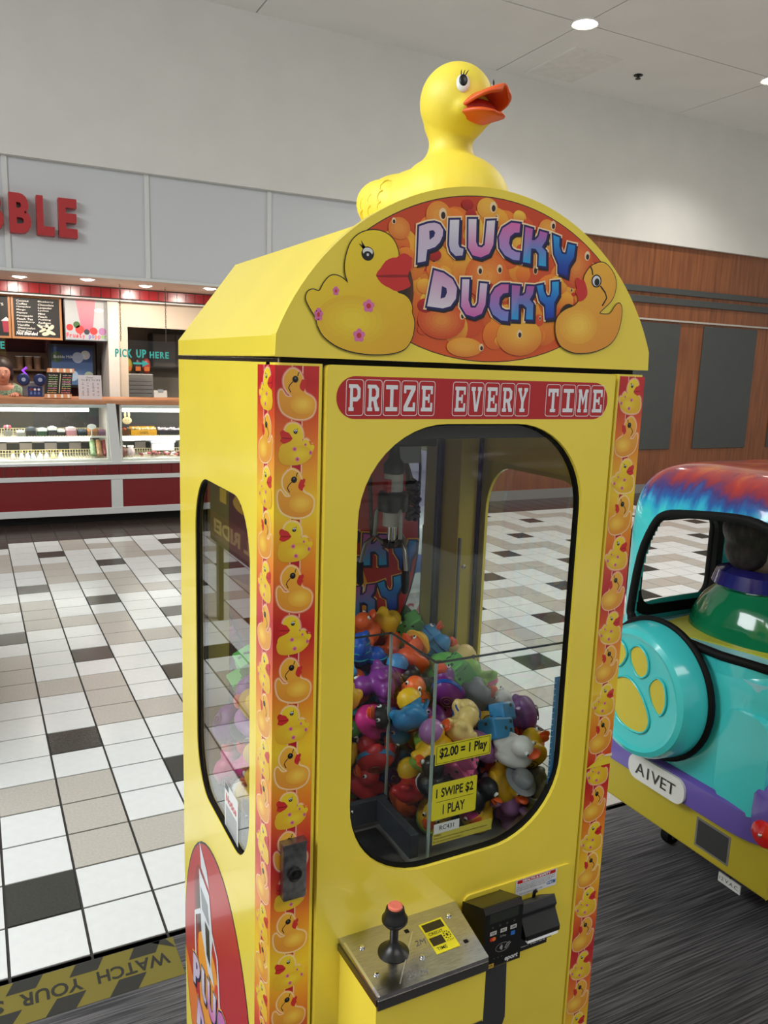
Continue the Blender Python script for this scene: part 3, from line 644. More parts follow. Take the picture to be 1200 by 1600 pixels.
hs2 = thing('order_sign', 'teal hanging sign with only its final E in view', 'sign', (-0.25, 7.45, 1.50))
MB().box(-0.30, 0.24, 0.002, 0.008, 0.08, 0.27).build('clear_sheet', ACRYL, hs2)
A = MB()
for ch, x in (('H', 0.045), ('E', 0.1), ('R', 0.148), ('E', 0.195)):
    v, f = text_tris(ch, 0.03); cu = bpy.data.curves.new('t', 'FONT'); cu.body = ch; cu.size = 1; cu.offset = 0.03; cu.extrude = 0.06; cu.resolution_u = 3
    x0 = min(p[0] for p in v); x1 = max(p[0] for p in v); y0 = min(p[1] for p in v); y1 = max(p[1] for p in v); w = 0.036
    o = bpy.data.objects.new('t', cu); COL.objects.link(o); me = evaluated(o, 'letter'); bpy.data.objects.remove(o)
    me.transform(Matrix(((w/(x1-x0), 0, 0, x-x0*w/(x1-x0)), (0, 0, -0.1, 0.0), (0, 0.068/(y1-y0), 0, 0.14-y0*0.068/(y1-y0)), (0, 0, 0, 1)))); me.materials.clear(); me.materials.append(TEAL); obj_of(me, 'letter', hs2)
m = MB(); m.tube([(0.15, 0.005, 0.27), (0.15, 0.005, 0.83)], 0.003, 5); m.build('chain', MATS['chain_metal'], hs2)
m = MB(); m.tube([(-0.2, 0.005, 0.27), (-0.2, 0.005, 0.83)], 0.003, 5); m.build('chain', MATS['chain_metal'], hs2)
# kitchen seen through the hatch
structure(MB().box(1.14, 3.66, 8.3, 8.7, 0.96, 1.0).build('wall_hatch_ledge', WHT))
ic = thing('ice_machine', 'grey louvred ice machine behind the service hatch', 'appliance', (1.45, 9.0, 0))
MB().box(-0.2, 0.14, -0.25, 0.25, 0.0, 1.42).build('body', mat('steel_grey', (140, 138, 134), 0.35, 0.5), ic, bevel=0.01)
for i in range(8): MB().box(-0.18, 0.12, -0.262, -0.25, 1.02+0.045*i, 1.05+0.045*i).build('louvre', mat('louvre_grey', (112, 110, 108), 0.4), ic)
for x, c, lab in ((1.33, (196, 170, 40), 'yellow snack pack behind the sign arrow'), (1.44, (70, 40, 36), 'dark snack pack between the yellow and red ones'), (1.54, (190, 60, 50), 'red snack pack right of the arrow')):
    t = thing('snack_pack', lab, 'packet', (x, 8.9, 1.42)); MB().ell((0, 0, 0.09), (0.05, 0.03, 0.09), n=12).build('pouch', mat('snack_%d' % c[0], c, 0.35), t, 60); MB().box(-0.03, 0.03, -0.036, -0.02, 0.03, 0.08).build('label', mat('snack_label', (220, 120, 50), 0.4), t)
cb = thing('wall_cabinet', 'dark wall cabinet under clear bags behind the hatch', 'cabinet', (1.88, 9.36, 1.5))
MB().box(-0.2, 0.35, -0.14, 0.14, 0, 0.4).build('body', mat('cabinet_grey', (96, 88, 80), 0.5), cb); MB().box(-0.19, 0.07, -0.152, -0.14, 0.01, 0.39).build('door', mat('cabinet_door', (110, 102, 92), 0.5), cb); MB().box(0.08, 0.34, -0.152, -0.14, 0.01, 0.39).build('door', MATS['cabinet_door'], cb)
nb = thing('clipboard', 'pale paper clipboard standing inside the service hatch', 'clipboard', (1.63, 8.55, 1.0), (math.radians(-5), 0, 0))
MB().box(-0.075, 0.075, -0.004, 0.004, 0, 0.24).build('board', mat('pale_paper', (200, 194, 184), 0.6), nb); MB().box(-0.03, 0.03, -0.012, -0.004, 0.22, 0.25).build('clip', CHROME, nb)

# ---- the person behind the counter
person = thing('person', 'person in a green patterned top leaning over the counter', 'person', (-0.03, 8.14, 0.0))
def skin_body(name, verts, edges, radii, mats, root=0, sub=2, parent=None):
    me = bpy.data.meshes.new(name); me.from_pydata(verts, edges, []); o = bpy.data.objects.new(name, me); COL.objects.link(o)
    s = o.modifiers.new('skin', 'SKIN'); s.use_smooth_shade = True
    for i, r in enumerate(radii): me.skin_vertices[0].data[i].radius = (r, r) if not isinstance(r, tuple) else r
    me.skin_vertices[0].data[root].use_root = True
    u = o.modifiers.new('sub', 'SUBSURF'); u.levels = sub; u.render_levels = sub
    out = evaluated(o, name); bpy.data.objects.remove(o); out.materials.clear(); out.materials.append(mats)
    out.polygons.foreach_set('use_smooth', [True]*len(out.polygons))
    return obj_of(out, name, parent)
SKIN = mat('skin', (206, 142, 116), 0.5); HAIR = mat('dark_brown_hair', (44, 30, 22), 0.5, noise=0.2, nscale=30)
V_ = [(0,0.1,0.92),(0,0.06,1.06),(0,0.01,1.18),(0,-0.04,1.245),(0,-0.07,1.30),(0,-0.095,1.37),(0,-0.10,1.45),(0,-0.09,1.50),
      (0.1,-0.03,1.235),(0.165,0.0,1.215),(0.2,-0.10,1.03),(0.13,-0.28,1.20),(0.10,-0.32,1.20),
      (-0.1,-0.03,1.235),(-0.165,0.0,1.215),(-0.2,-0.10,1.03),(-0.13,-0.28,1.20),(-0.10,-0.32,1.20),
      (0.085,0.1,0.84),(0.09,0.08,0.46),(0.09,0.1,0.07),(0.09,-0.06,0.03),(-0.085,0.1,0.84),(-0.09,0.08,0.46),(-0.09,0.1,0.07),(-0.09,-0.06,0.03)]
E_ = [(0,1),(1,2),(2,3),(3,4),(4,5),(5,6),(6,7),(3,8),(8,9),(9,10),(10,11),(11,12),(3,13),(13,14),(14,15),(15,16),(16,17),(0,18),(18,19),(19,20),(20,21),(0,22),(22,23),(23,24),(24,25)]
R_ = [(0.15,0.11),(0.125,0.09),(0.13,0.1),(0.09,0.08),0.05,0.072,0.092,0.07,0.062,0.052,0.038,0.027,0.028,0.062,0.052,0.038,0.027,0.028,0.085,0.058,0.036,0.03,0.085,0.058,0.036,0.03]
body = skin_body('body', V_, E_, R_, SKIN, 0, 2, person)
tp = skin_body('blouse', [(0,0.1,0.92),(0,0.06,1.06),(0,0.015,1.15),(0,-0.01,1.205),(0.1,-0.02,1.222),(0.17,0.005,1.2),(0.19,-0.05,1.11),(-0.1,-0.02,1.222),(-0.17,0.005,1.2),(-0.19,-0.05,1.11)], [(0,1),(1,2),(2,3),(3,4),(4,5),(5,6),(3,7),(7,8),(8,9)],
    [(0.175,0.14),(0.16,0.13),(0.165,0.135),(0.125,0.105),0.092,0.08,0.066,0.092,0.08,0.066], mat('green_print_cloth', (52, 96, 62), 0.7, c2=(176, 190, 160), nscale=60), 0, 2, person)
m = MB(); m.ell((0, -0.075, 1.468), (0.1, 0.105, 0.1), n=20, k=12); m.ell((0, -0.02, 1.52), (0.06, 0.06, 0.05), n=14)
for s in (-1, 1): m.ell((0.082*s, -0.075, 1.40), (0.022, 0.05, 0.08), n=10)
hair = obj_of(remeshed(m, 0.012, 'hair', HAIR, 2), 'hair', person)
fc = MB(); fc.ell((0, -0.135, 1.405), (0.07, 0.06, 0.088), n=16, k=12)
fc.ell((0, -0.197, 1.385), (0.012, 0.016, 0.016), n=8, k=6)
fc.build('face', SKIN, person, 60)
for s in (-1, 1):
    MB().ell((0.027*s, -0.184, 1.41), (0.013, 0.008, 0.004), n=8, k=6).build('eye', BLACK, person); MB().ell((0.028*s, -0.186, 1.43), (0.017, 0.006, 0.003), n=8, k=6).build('eyebrow', HAIR, person)
    hv = [(0.10*s,-0.32,1.2),(0.09*s,-0.37,1.205)]; he = [(0,1)]; hr = [0.024, 0.022]
    for k, (dx, l) in enumerate(((-0.028, 0.055), (-0.01, 0.07), (0.008, 0.066), (0.024, 0.05))):
        i = len(hv); hv += [(0.09*s+dx, -0.39, 1.205), (0.09*s+dx*1.1, -0.39-l*0.6, 1.2), (0.09*s+dx*1.1, -0.39-l, 1.19)]; he += [(1, i), (i, i+1), (i+1, i+2)]; hr += [0.01, 0.008, 0.007]
    i = len(hv); hv += [(0.09*s-0.04*s, -0.355, 1.2), (0.09*s-0.055*s, -0.385, 1.197)]; he += [(0, i), (i, i+1)]; hr += [0.01, 0.008]
    skin_body('hand', hv, he, hr, SKIN, 0, 1, person)
MB().ell((0, -0.19, 1.36), (0.02, 0.008, 0.005), n=10, k=6).build('mouth', mat('lips', (150, 70, 66), 0.5), person)
ART = {
 'P1': [[(1856,17670),(1979,17719),(2076,17740),(2154,17725),(2206,17667),(2205,17594),(2165,17508),(2102,17447),(2012,17411),(1986,17405),(1971,17262),(1855,17234)],[(2005,17632),(2059,17648),(2093,17622),(2078,17572),(2015,17524)]],
 'L1': [[(2301,17795),(2439,17813),(2443,17516),(2464,17475),(2528,17463),(2515,17380),(2409,17365),(2331,17419),(2304,17494)]],
 'U1': [[(2579,17838),(2702,17851),(2711,17570),(2745,17513),(2804,17507),(2848,17542),(2863,17846),(2992,17864),(2984,17558),(2926,17439),(2800,17381),(2671,17397),(2596,17484)]],
 'C1': [[(3255,17866),(3397,17866),(3391,17754),(3313,17743),(3244,17688),(3231,17601),(3276,17529),(3356,17501),(3425,17500),(3418,17397),(3315,17397),(3177,17443),(3087,17530),(3065,17661),(3117,17779)]],
 'K1': [[(3483,17836),(3608,17821),(3603,17675),(3652,17680),(3711,17734),(3730,17808),(3858,17794),(3841,17698),(3778,17604),(3853,17553),(3870,17357),(3742,17360),(3735,17512),(3674,17571),(3599,17570),(3602,17374),(3477,17382)]],
 'Y1': [[(3957,17778),(4068,17756),(4073,17642),(4126,17548),(4205,17545),(4231,17687),(4351,17678),(4340,17517),(4258,17400),(4245,17258),(4096,17296),(4086,17405),(3997,17536)]],
 'D2': [[(2099,17163),(2241,17141),(2380,17074),(2455,16966),(2446,16834),(2370,16734),(2253,16699),(2018,16712)],[(2227,16978),(2296,16955),(2306,16899),(2280,16841),(2213,16818)]],
 'U2': [[(2528,17085),(2639,17093),(2641,16828),(2684,16735),(2759,16739),(2798,16799),(2809,17059),(2923,17058),(2910,16787),(2859,16668),(2743,16619),(2613,16644),(2530,16744)]],
 'C2': [[(3266,17074),(3269,16967),(3189,16951),(3137,16899),(3126,16811),(3167,16745),(3242,16720),(3292,16723),(3289,16594),(3178,16598),(3039,16669),(2976,16772),(2986,16908),(3051,17010),(3144,17065)]],
 'K2': [[(3320,17068),(3459,17068),(3454,16940),(3511,16944),(3558,16987),(3568,17076),(3695,17080),(3678,16975),(3628,16902),(3696,16847),(3705,16637),(3586,16635),(3586,16790),(3520,16832),(3453,16828),(3461,16624),(3344,16621)]],
 'Y2': [[(3735,17089),(3840,17116),(3860,17028),(3918,16952),(3983,16960),(4001,17048),(3991,17158),(4107,17176),(4123,17006),(4054,16890),(4059,16688),(3930,16670),(3901,16850),(3806,16904)]],
 'girl': [(901,16919),(865,17019),(855,17131),(880,17269),(933,17398),(1029,17494),(1157,17550),(1287,17563),(1406,17538),(1497,17478),(1553,17394),(1582,17295),(1583,17141),(1578,16960),(1582,16857),(1675,16831),(1754,16777),(1801,16688),(1799,16622),(1835,16531),(1839,16425),(1814,16303),(1748,16193),(1658,16136),(1506,16097),(1295,16080),(1087,16088),(896,16120),(737,16178),(594,16273),(522,16383),(493,16475),(422,16577),(366,16673),(362,16734),(391,16785),(452,16808),(528,16795),(581,16886),(649,16965),(718,16993),(803,16977),(860,16944)],
 'girl_bill': [(1276,17039),(1332,17120),(1403,17215),(1491,17261),(1550,17269),(1587,17298),(1653,17329),(1730,17308),(1771,17247),(1760,17156),(1718,17061),(1760,16974),(1747,16927),(1582,16863),(1475,16894),(1354,16943)],
 'girl_lip': [(1276,17034),(1498,17060),(1719,17075),(1720,17049),(1500,17025),(1284,17015)],
 'girl_pts': [(1154,17279),(1157,17313),(1186,16662),(1066,16301),(522,16521),(743,16810),(1068,17271),(1157,17196)],
 'cool': [(4878,16795),(4967,16876),(5071,16967),(5131,17065),(5152,17203),(5118,17316),(5036,17413),(4930,17482),(4832,17494),(4738,17465),(4660,17423),(4598,17357),(4552,17272),(4543,17158),(4534,17045),(4478,16928),(4403,16862),(4273,16812),(4173,16745),(4114,16660),(4105,16547),(4136,16425),(4212,16315),(4325,16257),(4478,16221),(4644,16222),(4809,16244),(4973,16293),(5136,16375),(5238,16497),(5287,16639),(5306,16790),(5294,16896),(5259,16947),(5216,16950),(5164,16904),(5114,16832),(5062,16792),(4978,16782)],
 'cool_bill': [(4549,17236),(4496,17221),(4460,17249),(4413,17245),(4397,17198),(4417,17139),(4440,17105),(4409,17077),(4427,17037),(4464,16999),(4484,16930),(4570,16955),(4631,17031),(4615,17123)],
 'cool_arm1': [(4654,17417),(4686,17374),(4702,17309)],
 'cool_arm2': [(4859,17171),(4959,17085),(4995,17014),(4923,16899)],
 'cool_pts': [(4779,17233),(4789,17218),(4694,17226),(4770,17319)],
}

# ================================================================ THE CLAW MACHINE (front plane y = 0, left face x = 0)
MW, MD, EAVE = 0.592, 0.50, 1.598
mach = thing('claw_machine', 'yellow claw machine full of rubber ducks with PLUCKY DUCKY hood', 'claw machine')
FR = XZ(0.0)
# side panels with windows, posts, lower body
for x0, nm in ((0.0, 0), (MW-0.006, 1)):
    loops = [[(0.02, 0.03), (MD, 0.03), (MD, 1.594), (0.02, 1.594)], rrect(0.094, 0.393, 0.856, 1.409, 0.075, 10, 0.095)]
    MB().prism(loops, PX(x0), 0, 0.006).build('side_panel', YEL, mach, bevel=0.0012)
    if nm == 0: MB().prism([rrect(0.0935, 0.3935, 0.8555, 1.4095, 0.075, 10, 0.095), rrect(0.0960, 0.3895, 0.8575, 1.4070, 0.073, 10, 0.093)], PX(0.0015), 0, 0.005).build('window_gasket', BLACKM, mach)
    gx = x0 + 0.0062 if nm == 0 else x0 - 0.0023
    MB().box(gx, gx+0.002, 0.085, 0.402, 0.846, 1.418).build('side_glass', GLASSB, mach)
def post_profile(s):   # (x, y) outline with a rounded outer corner
    r = 0.009; o = [(0.0607, 0.0)] + [(0.0607, 0.03), (0.0607, 0.034), (0.0, 0.034)] + [(r - r*math.cos(PI/2*i/6), r - r*math.sin(PI/2*i/6)) for i in range(7)]
    o = [(x, y) for x, y in o]
    return [(MW - x, y) for x, y in o][::-1] if s else o
for s in (0, 1):
    pr = ccw(post_profile(s))
    MB().prism([pr], XY(0), 0.03, 1.594).build('corner_post', YEL, mach, 50)
MB().box(0.0607, MW-0.0607, 0.006, 0.034, 1.50, 1.594).build('head_rail', DARK, mach)
MB().box(0.014, MW-0.014, 0.03, MD-0.02, 0.05, 0.82).build('lower_cabinet', YELD, mach)
MB().box(0.02, MW-0.02, 0.025, MD-0.02, 0.003, 0.05).build('plinth', BLACK, mach)
MB().box(0.014, MW-0.014, MD-0.012, MD, 0.03, 1.594).build('back_panel', YELD, mach)
MB().box(0.014, MW-0.014, 0.02, MD-0.012, 1.575, 1.594).build('roof_board', mat('dark_interior', (46, 44, 34), 0.7), mach)
MB().box(0.016, MW-0.016, 0.034, MD-0.012, 0.82, 0.832).build('prize_deck', mat('deck_grey', (120, 122, 120), 0.6), mach)
# inner rear corner posts, mirror and its printed oval
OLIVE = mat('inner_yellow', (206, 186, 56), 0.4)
for s in (0, 1):
    xa, xb = (0.018, 0.062) if s == 0 else (MW-0.062, MW-0.018)
    MB().box(xa, xb, 0.405, 0.474, 0.833, 1.574).build('inner_post', OLIVE, mach, bevel=0.002)
    xg = xa - 0.002 if s == 0 else xb - 0.004
    MB().box(xg, xg+0.006, 0.396, 0.404, 0.833, 1.574).build('post_seal', BLACKM, mach)
xs_ = MW-0.064
MB().box(0.062, xs_, 0.474, 0.478, 0.833, 1.574).build('mirror', MIRROR, mach)
MB().box(xs_-0.008, xs_, 0.466, 0.474, 0.833, 1.574).build('mirror_seal', mat('grey_seal', (70, 70, 60), 0.5), mach)
MB().box(MW-0.06, MW-0.056, 0.399, 0.405, 0.84, 1.26).build('edge_channel', mat('grey_channel', (120, 120, 112), 0.4), mach)
MB().lathe([(0.005, 0), (0.005, 0.002), (0.0, 0.004)], T(MW-0.045, 0.405, 1.20) @ xrot(PI/2), 12).build('screw', CHROME, mach, 40)
MB().box(0.012, MW-0.012, 0.014, 0.02, 1.594, 1.6005).build('hood_gap', DARK, mach)
# door with arched window
win = [rrect(0.1105, 0.4805, 0.8685, 1.521, 0.128, 12)]
dm = MB(); dm.prism([rrect(0.0638, 0.5266, 0.42, 1.5935, 0.006, 4), win[0]], XZ(-0.002), 0, 0.006)
dm.build('door', YEL, mach, bevel=0.0038, seg=3)
MB().prism([rrect(0.0640, 0.5264, 0.4202, 1.5933, 0.006, 4), rrect(0.0720, 0.5184, 0.4282, 1.5853, 0.004, 4)], XZ(0.012), 0, 0.0138).build('door_rim', YEL, mach)
MB().prism([rrect(0.1035, 0.4875, 0.8615, 1.528, 0.133, 12), rrect(0.1130, 0.4780, 0.8710, 1.5185, 0.127, 12)], XZ(0.008), 0, 0.0095).build('window_gasket', BLACKM, mach)
MB().box(0.106, 0.485, 0.0030, 0.0050, 0.864, 1.5255).build('front_glass', GLASS, mach)
MB().box(0.534, 0.5385, -0.0045, 0.0, 0.03, 1.594).build('door_edge', YEL, mach, bevel=0.0015)
ld = MB(); ld.prism([rrect(0.0638, 0.5266, 0.06, 0.415, 0.006, 4)], XZ(0.012), 0, 0.020); ld.build('lower_door', YEL, mach, bevel=0.003)
MB().prism([rrect(0.3065, 0.5185, 0.545, 0.8005, 0.012, 5)], XZ(-0.0075), 0, 0.0035).build('coin_panel', YEL, mach, bevel=0.0012)
# hood
R_ = (0.2965**2 + 0.198**2) / (2*0.198); cz = 1.628 + 0.198 - R_; cx = 0.2965
arc = []
a0 = math.atan2(1.628-cz, 0.5945-cx); a1 = PI - a0
arc = [(cx + R_*math.cos(a0+(a1-a0)*i/48), cz + R_*math.sin(a0+(a1-a0)*i/48)) for i in range(49)]
MB().prism([[(-0.0015, 1.6008), (0.5945, 1.6008)] + arc], XZ(0.012), 0, 0.0145).build('hood_front', YEL, mach, bevel=0.002)
roofp = [(0.0, 1.6008), (0.593, 1.6008), (0.593, 1.626), (0.4915, 1.7606), (0.4, 1.768), (0.193, 1.768), (0.1015, 1.7606), (0.0, 1.626)]
MB().prism([roofp], lambda a, b, w: (a, w, b), 0.0115, MD).build('hood_roof', YEL, mach, bevel=0.001)

# ---- artwork helpers (flat vinyl prints)
NAVY = (22, 22, 96)
def letter_col(u, v, key, lo, hi):
    t = (v - lo) / (hi - lo)
    P_ = {'P1': ((206, 200, 222), (216, 190, 214)), 'L1': ((190, 184, 210), (226, 224, 232)), 'U1': ((214, 110, 176), (226, 226, 232)), 'C1': ((150, 150, 214), (222, 110, 176)), 'K1': ((30, 170, 226), (200, 90, 170)), 'Y1': ((18, 40, 150), (24, 160, 226)),
          'D2': ((226, 220, 230), (208, 150, 196)), 'U2': ((206, 100, 176), (220, 212, 228)), 'C2': ((110, 140, 214), (206, 100, 170)), 'K2': ((26, 160, 224), (186, 90, 166)), 'Y2': ((16, 50, 170), (40, 176, 232))}
    return mix(P_[key][0], P_[key][1], t)
def lettering(A, fn, tr, d, lay, halo=(255, 226, 170), keys=('P1', 'L1', 'U1', 'C1', 'K1', 'Y1', 'D2', 'U2', 'C2', 'K2', 'Y2')):
    for key in keys:
        lp = [[tr(p[0]*1e-4, p[1]*1e-4) for p in l] for l in ART[key]]
        outer = lp[0]; lo = min(p[1] for p in outer); hi = max(p[1] for p in outer)
        kk = 0.000004*keys.index(key)
        A.poly([offset(outer, d*1.75)], fn, lay(0) + kk, 0, halo)
        sh = [(p[0]+d*0.9, p[1]-d*1.1) for p in outer]; A.poly([offset(sh, d)], fn, lay(1) + kk, 0, (14, 12, 30))
        A.poly([offset(outer, d)], fn, lay(2) + kk, 0, NAVY)
        holes = []
        A.poly([outer] + lp[1:], fn, lay(3) + kk, 0, lambda u, v, k=key, a=lo, b=hi: letter_col(u, v, k, a, b))
        for hl in lp[1:]: pass
def duck_print(A, kind, fn, tr, lay, line=0.0012, halo=None, shades=False, bg=None):
    sc = lambda l: [tr(p[0]*1e-4, p[1]*1e-4) for p in l]
    base = sc(smooth_loop(ART[kind], 3)); lo = min(p[1] for p in base); hi = max(p[1] for p in base); l0 = min(p[0] for p in base); l1 = max(p[0] for p in base)
    if kind == 'girl': ca, cb = (250, 232, 48), (228, 168, 40)
    else: ca, cb = (250, 200, 62), (226, 140, 48)
    flip = tr(1, 0)[0] < tr(0, 0)[0]
    def col(u, v):
        t = (v-lo)/(hi-lo); s = (u-l0)/(l1-l0); s = 1-s if flip else s
        return mix(ca, cb, 0.15 + 0.55*(1-t) + (0.3*(s-0.3) if kind == 'girl' else 0.2*s))
    if halo:
        for k_, (dd, c) in enumerate(((halo, 0.55), (halo*0.55, 0.15))):
            A.poly([offset(base, dd)], fn, lay(0)+0.00002*k_, 0, lambda u, v, c=c: mix((255, 226, 190), bg(u, v) if bg else (255, 226, 190), c))
    if line: A.poly([offset(base, line)], fn, lay(1), 0, (14, 12, 10))
    A.poly([base], fn, lay(2), 0, col)
    H = hi - lo
    def blob(pts, c, lyr): A.poly([pts], fn, lay(lyr), 0, c)
    pts = sc(ART[kind+'_pts'])
    bill = sc(smooth_loop(ART[kind+'_bill'], 2)); blob(bill, lambda u, v: mix((226, 60, 52), (190, 30, 34), 0.5), 3)
    e = pts[0]; r = abs(pts[0][0]-pts[6][0]) if kind == 'girl' else abs(pts[0][0]-pts[2][0]); ry = abs(pts[0][1]-(pts[7][1] if kind == 'girl' else pts[3][1]))
    if kind == 'girl':
        blob(sc(ART['girl_lip']), (150, 20, 24), 4)
        for q in range(5): cxx = l0+(1-0.42 if flip else 0.42)*(l1-l0); f_ = 1-0.17*q; blob(circ(cxx, lo+0.27*H, 0.33*H*f_, 20, 0.2*H*f_), mix((232, 186, 40), (244, 214, 54), 0.2+0.2*q), 3-0.9+0.18*q)
        blob(circ(e[0], e[1], r, 20, ry), (16, 14, 14), 4); blob(circ(e[0], e[1]+ry*0.28, r*0.8, 18, ry*0.58), (226, 228, 226), 5); blob(circ(e[0], e[1]-ry*0.25, r*0.68, 18, ry*0.6), (18, 16, 16), 6); blob(circ(e[0], e[1]-ry*0.15, r*0.2, 10), (220, 220, 220), 7)
        sgn = -1 if not flip else 1
        for a in (0.3, 0.75):
            b0 = (e[0]+sgn*r*0.7, e[1]+ry*0.6); A.poly([[ (b0[0]-0.1*r, b0[1]), (b0[0]+0.3*r, b0[1]+0.3*r), (b0[0]+sgn*r*(0.2+0.8*(1-a)), b0[1]+r*(0.4+1.0*a))]], fn, lay(5), 0, (20, 18, 16))
        for k_, (q, rr, sq) in enumerate(((pts[2], 0.052*H, 1), (pts[3], 0.054*H, 1), (pts[4], 0.05*H, 0.6), (pts[5], 0.035*H, 0.7))):
            for a in range(5):
                an = 2*PI*a/5+0.3; blob(circ(q[0]+0.62*rr*sq*math.cos(an), q[1]+0.62*rr*math.sin(an), rr*0.45, 10), (226, 120, 176), 4)
            blob(circ(q[0], q[1], rr*0.7*sq, 12, rr*0.7), (226, 120, 176), 5); blob(circ(q[0], q[1], rr*0.42*sq, 12, rr*0.42), (200, 50, 56), 6)
    else:
        for q in range(5): cxx = l0+(1-0.34 if flip else 0.34)*(l1-l0); f_ = 1-0.17*q; blob(circ(cxx, lo+0.3*H, 0.27*H*f_, 20, 0.2*H*f_), mix((238, 168, 54), (252, 208, 80), 0.15+0.2*q), 3-0.9+0.18*q)
        if shades: blob(circ(e[0], e[1], r*1.15, 18, ry*1.0), (14, 14, 14), 5); blob(circ(e[0], e[1]+ry*0.3, r*0.4, 12, ry*0.3), (96, 96, 96), 6)
        else: blob(circ(e[0], e[1], r*1.1, 20, ry*1.05), (14, 12, 12), 5); blob(circ(e[0], e[1], r*0.86, 20, ry*0.84), (222, 226, 230), 6); blob(circ(pts[1][0], pts[1][1], r*0.55, 16, r*0.62), (18, 18, 18), 7)
        for nm in ('cool_arm1', 'cool_arm2'):
            l = sc(ART[nm]); A.poly([ribbon([l[0], l[1], l[2]] + ([l[3]] if len(l) > 3 else []), 0.018*H)], fn, lay(4), 0, (18, 14, 12))

# ---- hood print: duck crowd, lettering, two big ducks
A = MB(); lay0 = lambda k: 0.0001 + 0.00006*k
FH = XZ(-0.0025)
rin = R_ - 0.012
top = []
aL = math.atan2(1.7516-cz, 0.1035-cx); aR = math.atan2(1.7495-cz, 0.4895-cx)
top = [(cx + rin*math.cos(aR+(aL-aR)*i/30), cz + rin*math.sin(aR+(aL-aR)*i/30)) for i in range(31)]
bot = [(0.2965 + 0.205*math.cos(PI+PI*i/30), 1.722 - 0.117*math.sin(PI*i/30)) for i in range(31)]
bot = [p for p in bot if True]
ov = top + bot
A.poly([offset(ov, 0.0012)], FH, lay0(0), 0, (60, 44, 20))
A.poly([ov], FH, lay0(1), 0, lambda u, v: mix((224, 92, 30), (206, 70, 30), (v-1.6)/0.2))
random.seed(12)
def inside(x, y, m=0.0):
    if (x-cx)**2+(y-cz)**2 > (rin-m)**2: return False
    if y < 1.722 and ((x-0.2965)/(0.205-m))**2+((y-1.722)/(0.117-m))**2 > 1: return False
    return abs(x-cx) < 0.2-m
n = 0
for k in range(330):
    x, y = random.uniform(0.1, 0.49), random.uniform(1.605, 1.82); r = random.uniform(0.026, 0.046) if k < 150 else (random.uniform(0.016, 0.03) if k < 280 else random.uniform(0.008, 0.016))
    if not inside(x, y, r*1.15): continue
    c = random.choice(((246, 160, 40), (236, 120, 36), (250, 190, 60), (222, 84, 34), (250, 204, 70), (244, 140, 40), (248, 176, 50)))
    rx, ry = r*random.uniform(0.8, 1.1), r*random.uniform(0.7, 1.0)
    A.poly([circ(x, y, rx, 18, ry)], FH, lay0(2)+0.000006*n, 0, lambda u, v, c=c, y=y, r=r: mix(c, (206, 70, 26), 0.22-0.42*(v-y)/r)); n += 1
    if random.random() < 0.42:
        ex, ey = x+random.uniform(-0.4, 0.4)*r, y+0.3*r
        A.poly([circ(ex, ey, r*0.2, 10, r*0.3)], FH, lay0(2)+0.000006*n+0.000002, 0, (240, 206, 150)); A.poly([circ(ex, ey-r*0.05, r*0.13, 10, r*0.2)], FH, lay0(2)+0.000006*n+0.000004, 0, (50, 24, 12))
    if random.random() < 0.3: A.poly([circ(x+r*0.4, y-r*0.25, r*0.4, 12, r*0.25)], FH, lay0(2)+0.000006*n+0.000004, 0, (206, 36, 30))
for hx, hz, rx, rz, c, ex, ez, er in (
    (0.214, 1.783, 0.034, 0.032, (240, 136, 40), 0.2197, 1.7856, 0.0075), (0.287, 1.800, 0.030, 0.024, (250, 196, 60), 0.2956, 1.8026, 0.007), (0.385, 1.784, 0.026, 0.024, (244, 150, 44), 0.3950, 1.7905, 0.006),
    (0.292, 1.715, 0.034, 0.030, (238, 120, 40), 0.280, 1.722, 0.006), (0.292, 1.715, 0.001, 0.001, (238, 120, 40), 0.311, 1.726, 0.006), (0.440, 1.742, 0.030, 0.032, (226, 96, 40), 0.4585, 1.7560, 0.0065),
    (0.262, 1.622, 0.040, 0.018, (246, 170, 50), 0.2885, 1.6228, 0.005), (0.350, 1.640, 0.038, 0.026, (250, 190, 60), 0.3500, 1.6433, 0.006), (0.225, 1.655, 0.036, 0.024, (226, 90, 40), 0.2560, 1.6630, 0.0055), (0.158, 1.762, 0.028, 0.024, (230, 110, 40), 0.1500, 1.7700, 0.004)):
    for q in range(6):
        f_ = 1 - 0.15*q; n += 1
        pts = [p if inside(*p) else None for p in circ(hx, hz, rx*f_, 22, rz*f_)]
        if all(pts): A.poly([pts], FH, lay0(2)+0.000006*n, 0, lambda u, v, c=c, hz=hz, rz=rz, q=q: mix(mix(c, (200, 70, 26), 0.3-0.3*(v-hz)/rz), (255, 214, 90), 0.09*q))
    n += 1; A.poly([circ(ex, ez, er*0.75, 14, er)], FH, lay0(2)+0.000006*n, 0, (244, 214, 170)); n += 1; A.poly([circ(ex+er*0.1, ez-er*0.2, er*0.45, 12, er*0.6)], FH, lay0(2)+0.000006*n, 0, (46, 22, 12))
for bx, bz, br in ((0.292, 1.697, 0.015), (0.256, 1.801, 0.009), (0.262, 1.79, 0.008), (0.20, 1.672, 0.012), (0.21, 1.735, 0.010)):
    n += 1; A.poly([circ(bx, bz, br, 16, br*0.75)], FH, lay0(2)+0.000006*n, 0, lambda u, v, bz=bz, br=br: mix((206, 40, 32), (150, 24, 22), 0.5-0.5*(v-bz)/br))
base = lay0(2) + 0.000006*n
lay = lambda k: base + 0.00006 + 0.00006*k
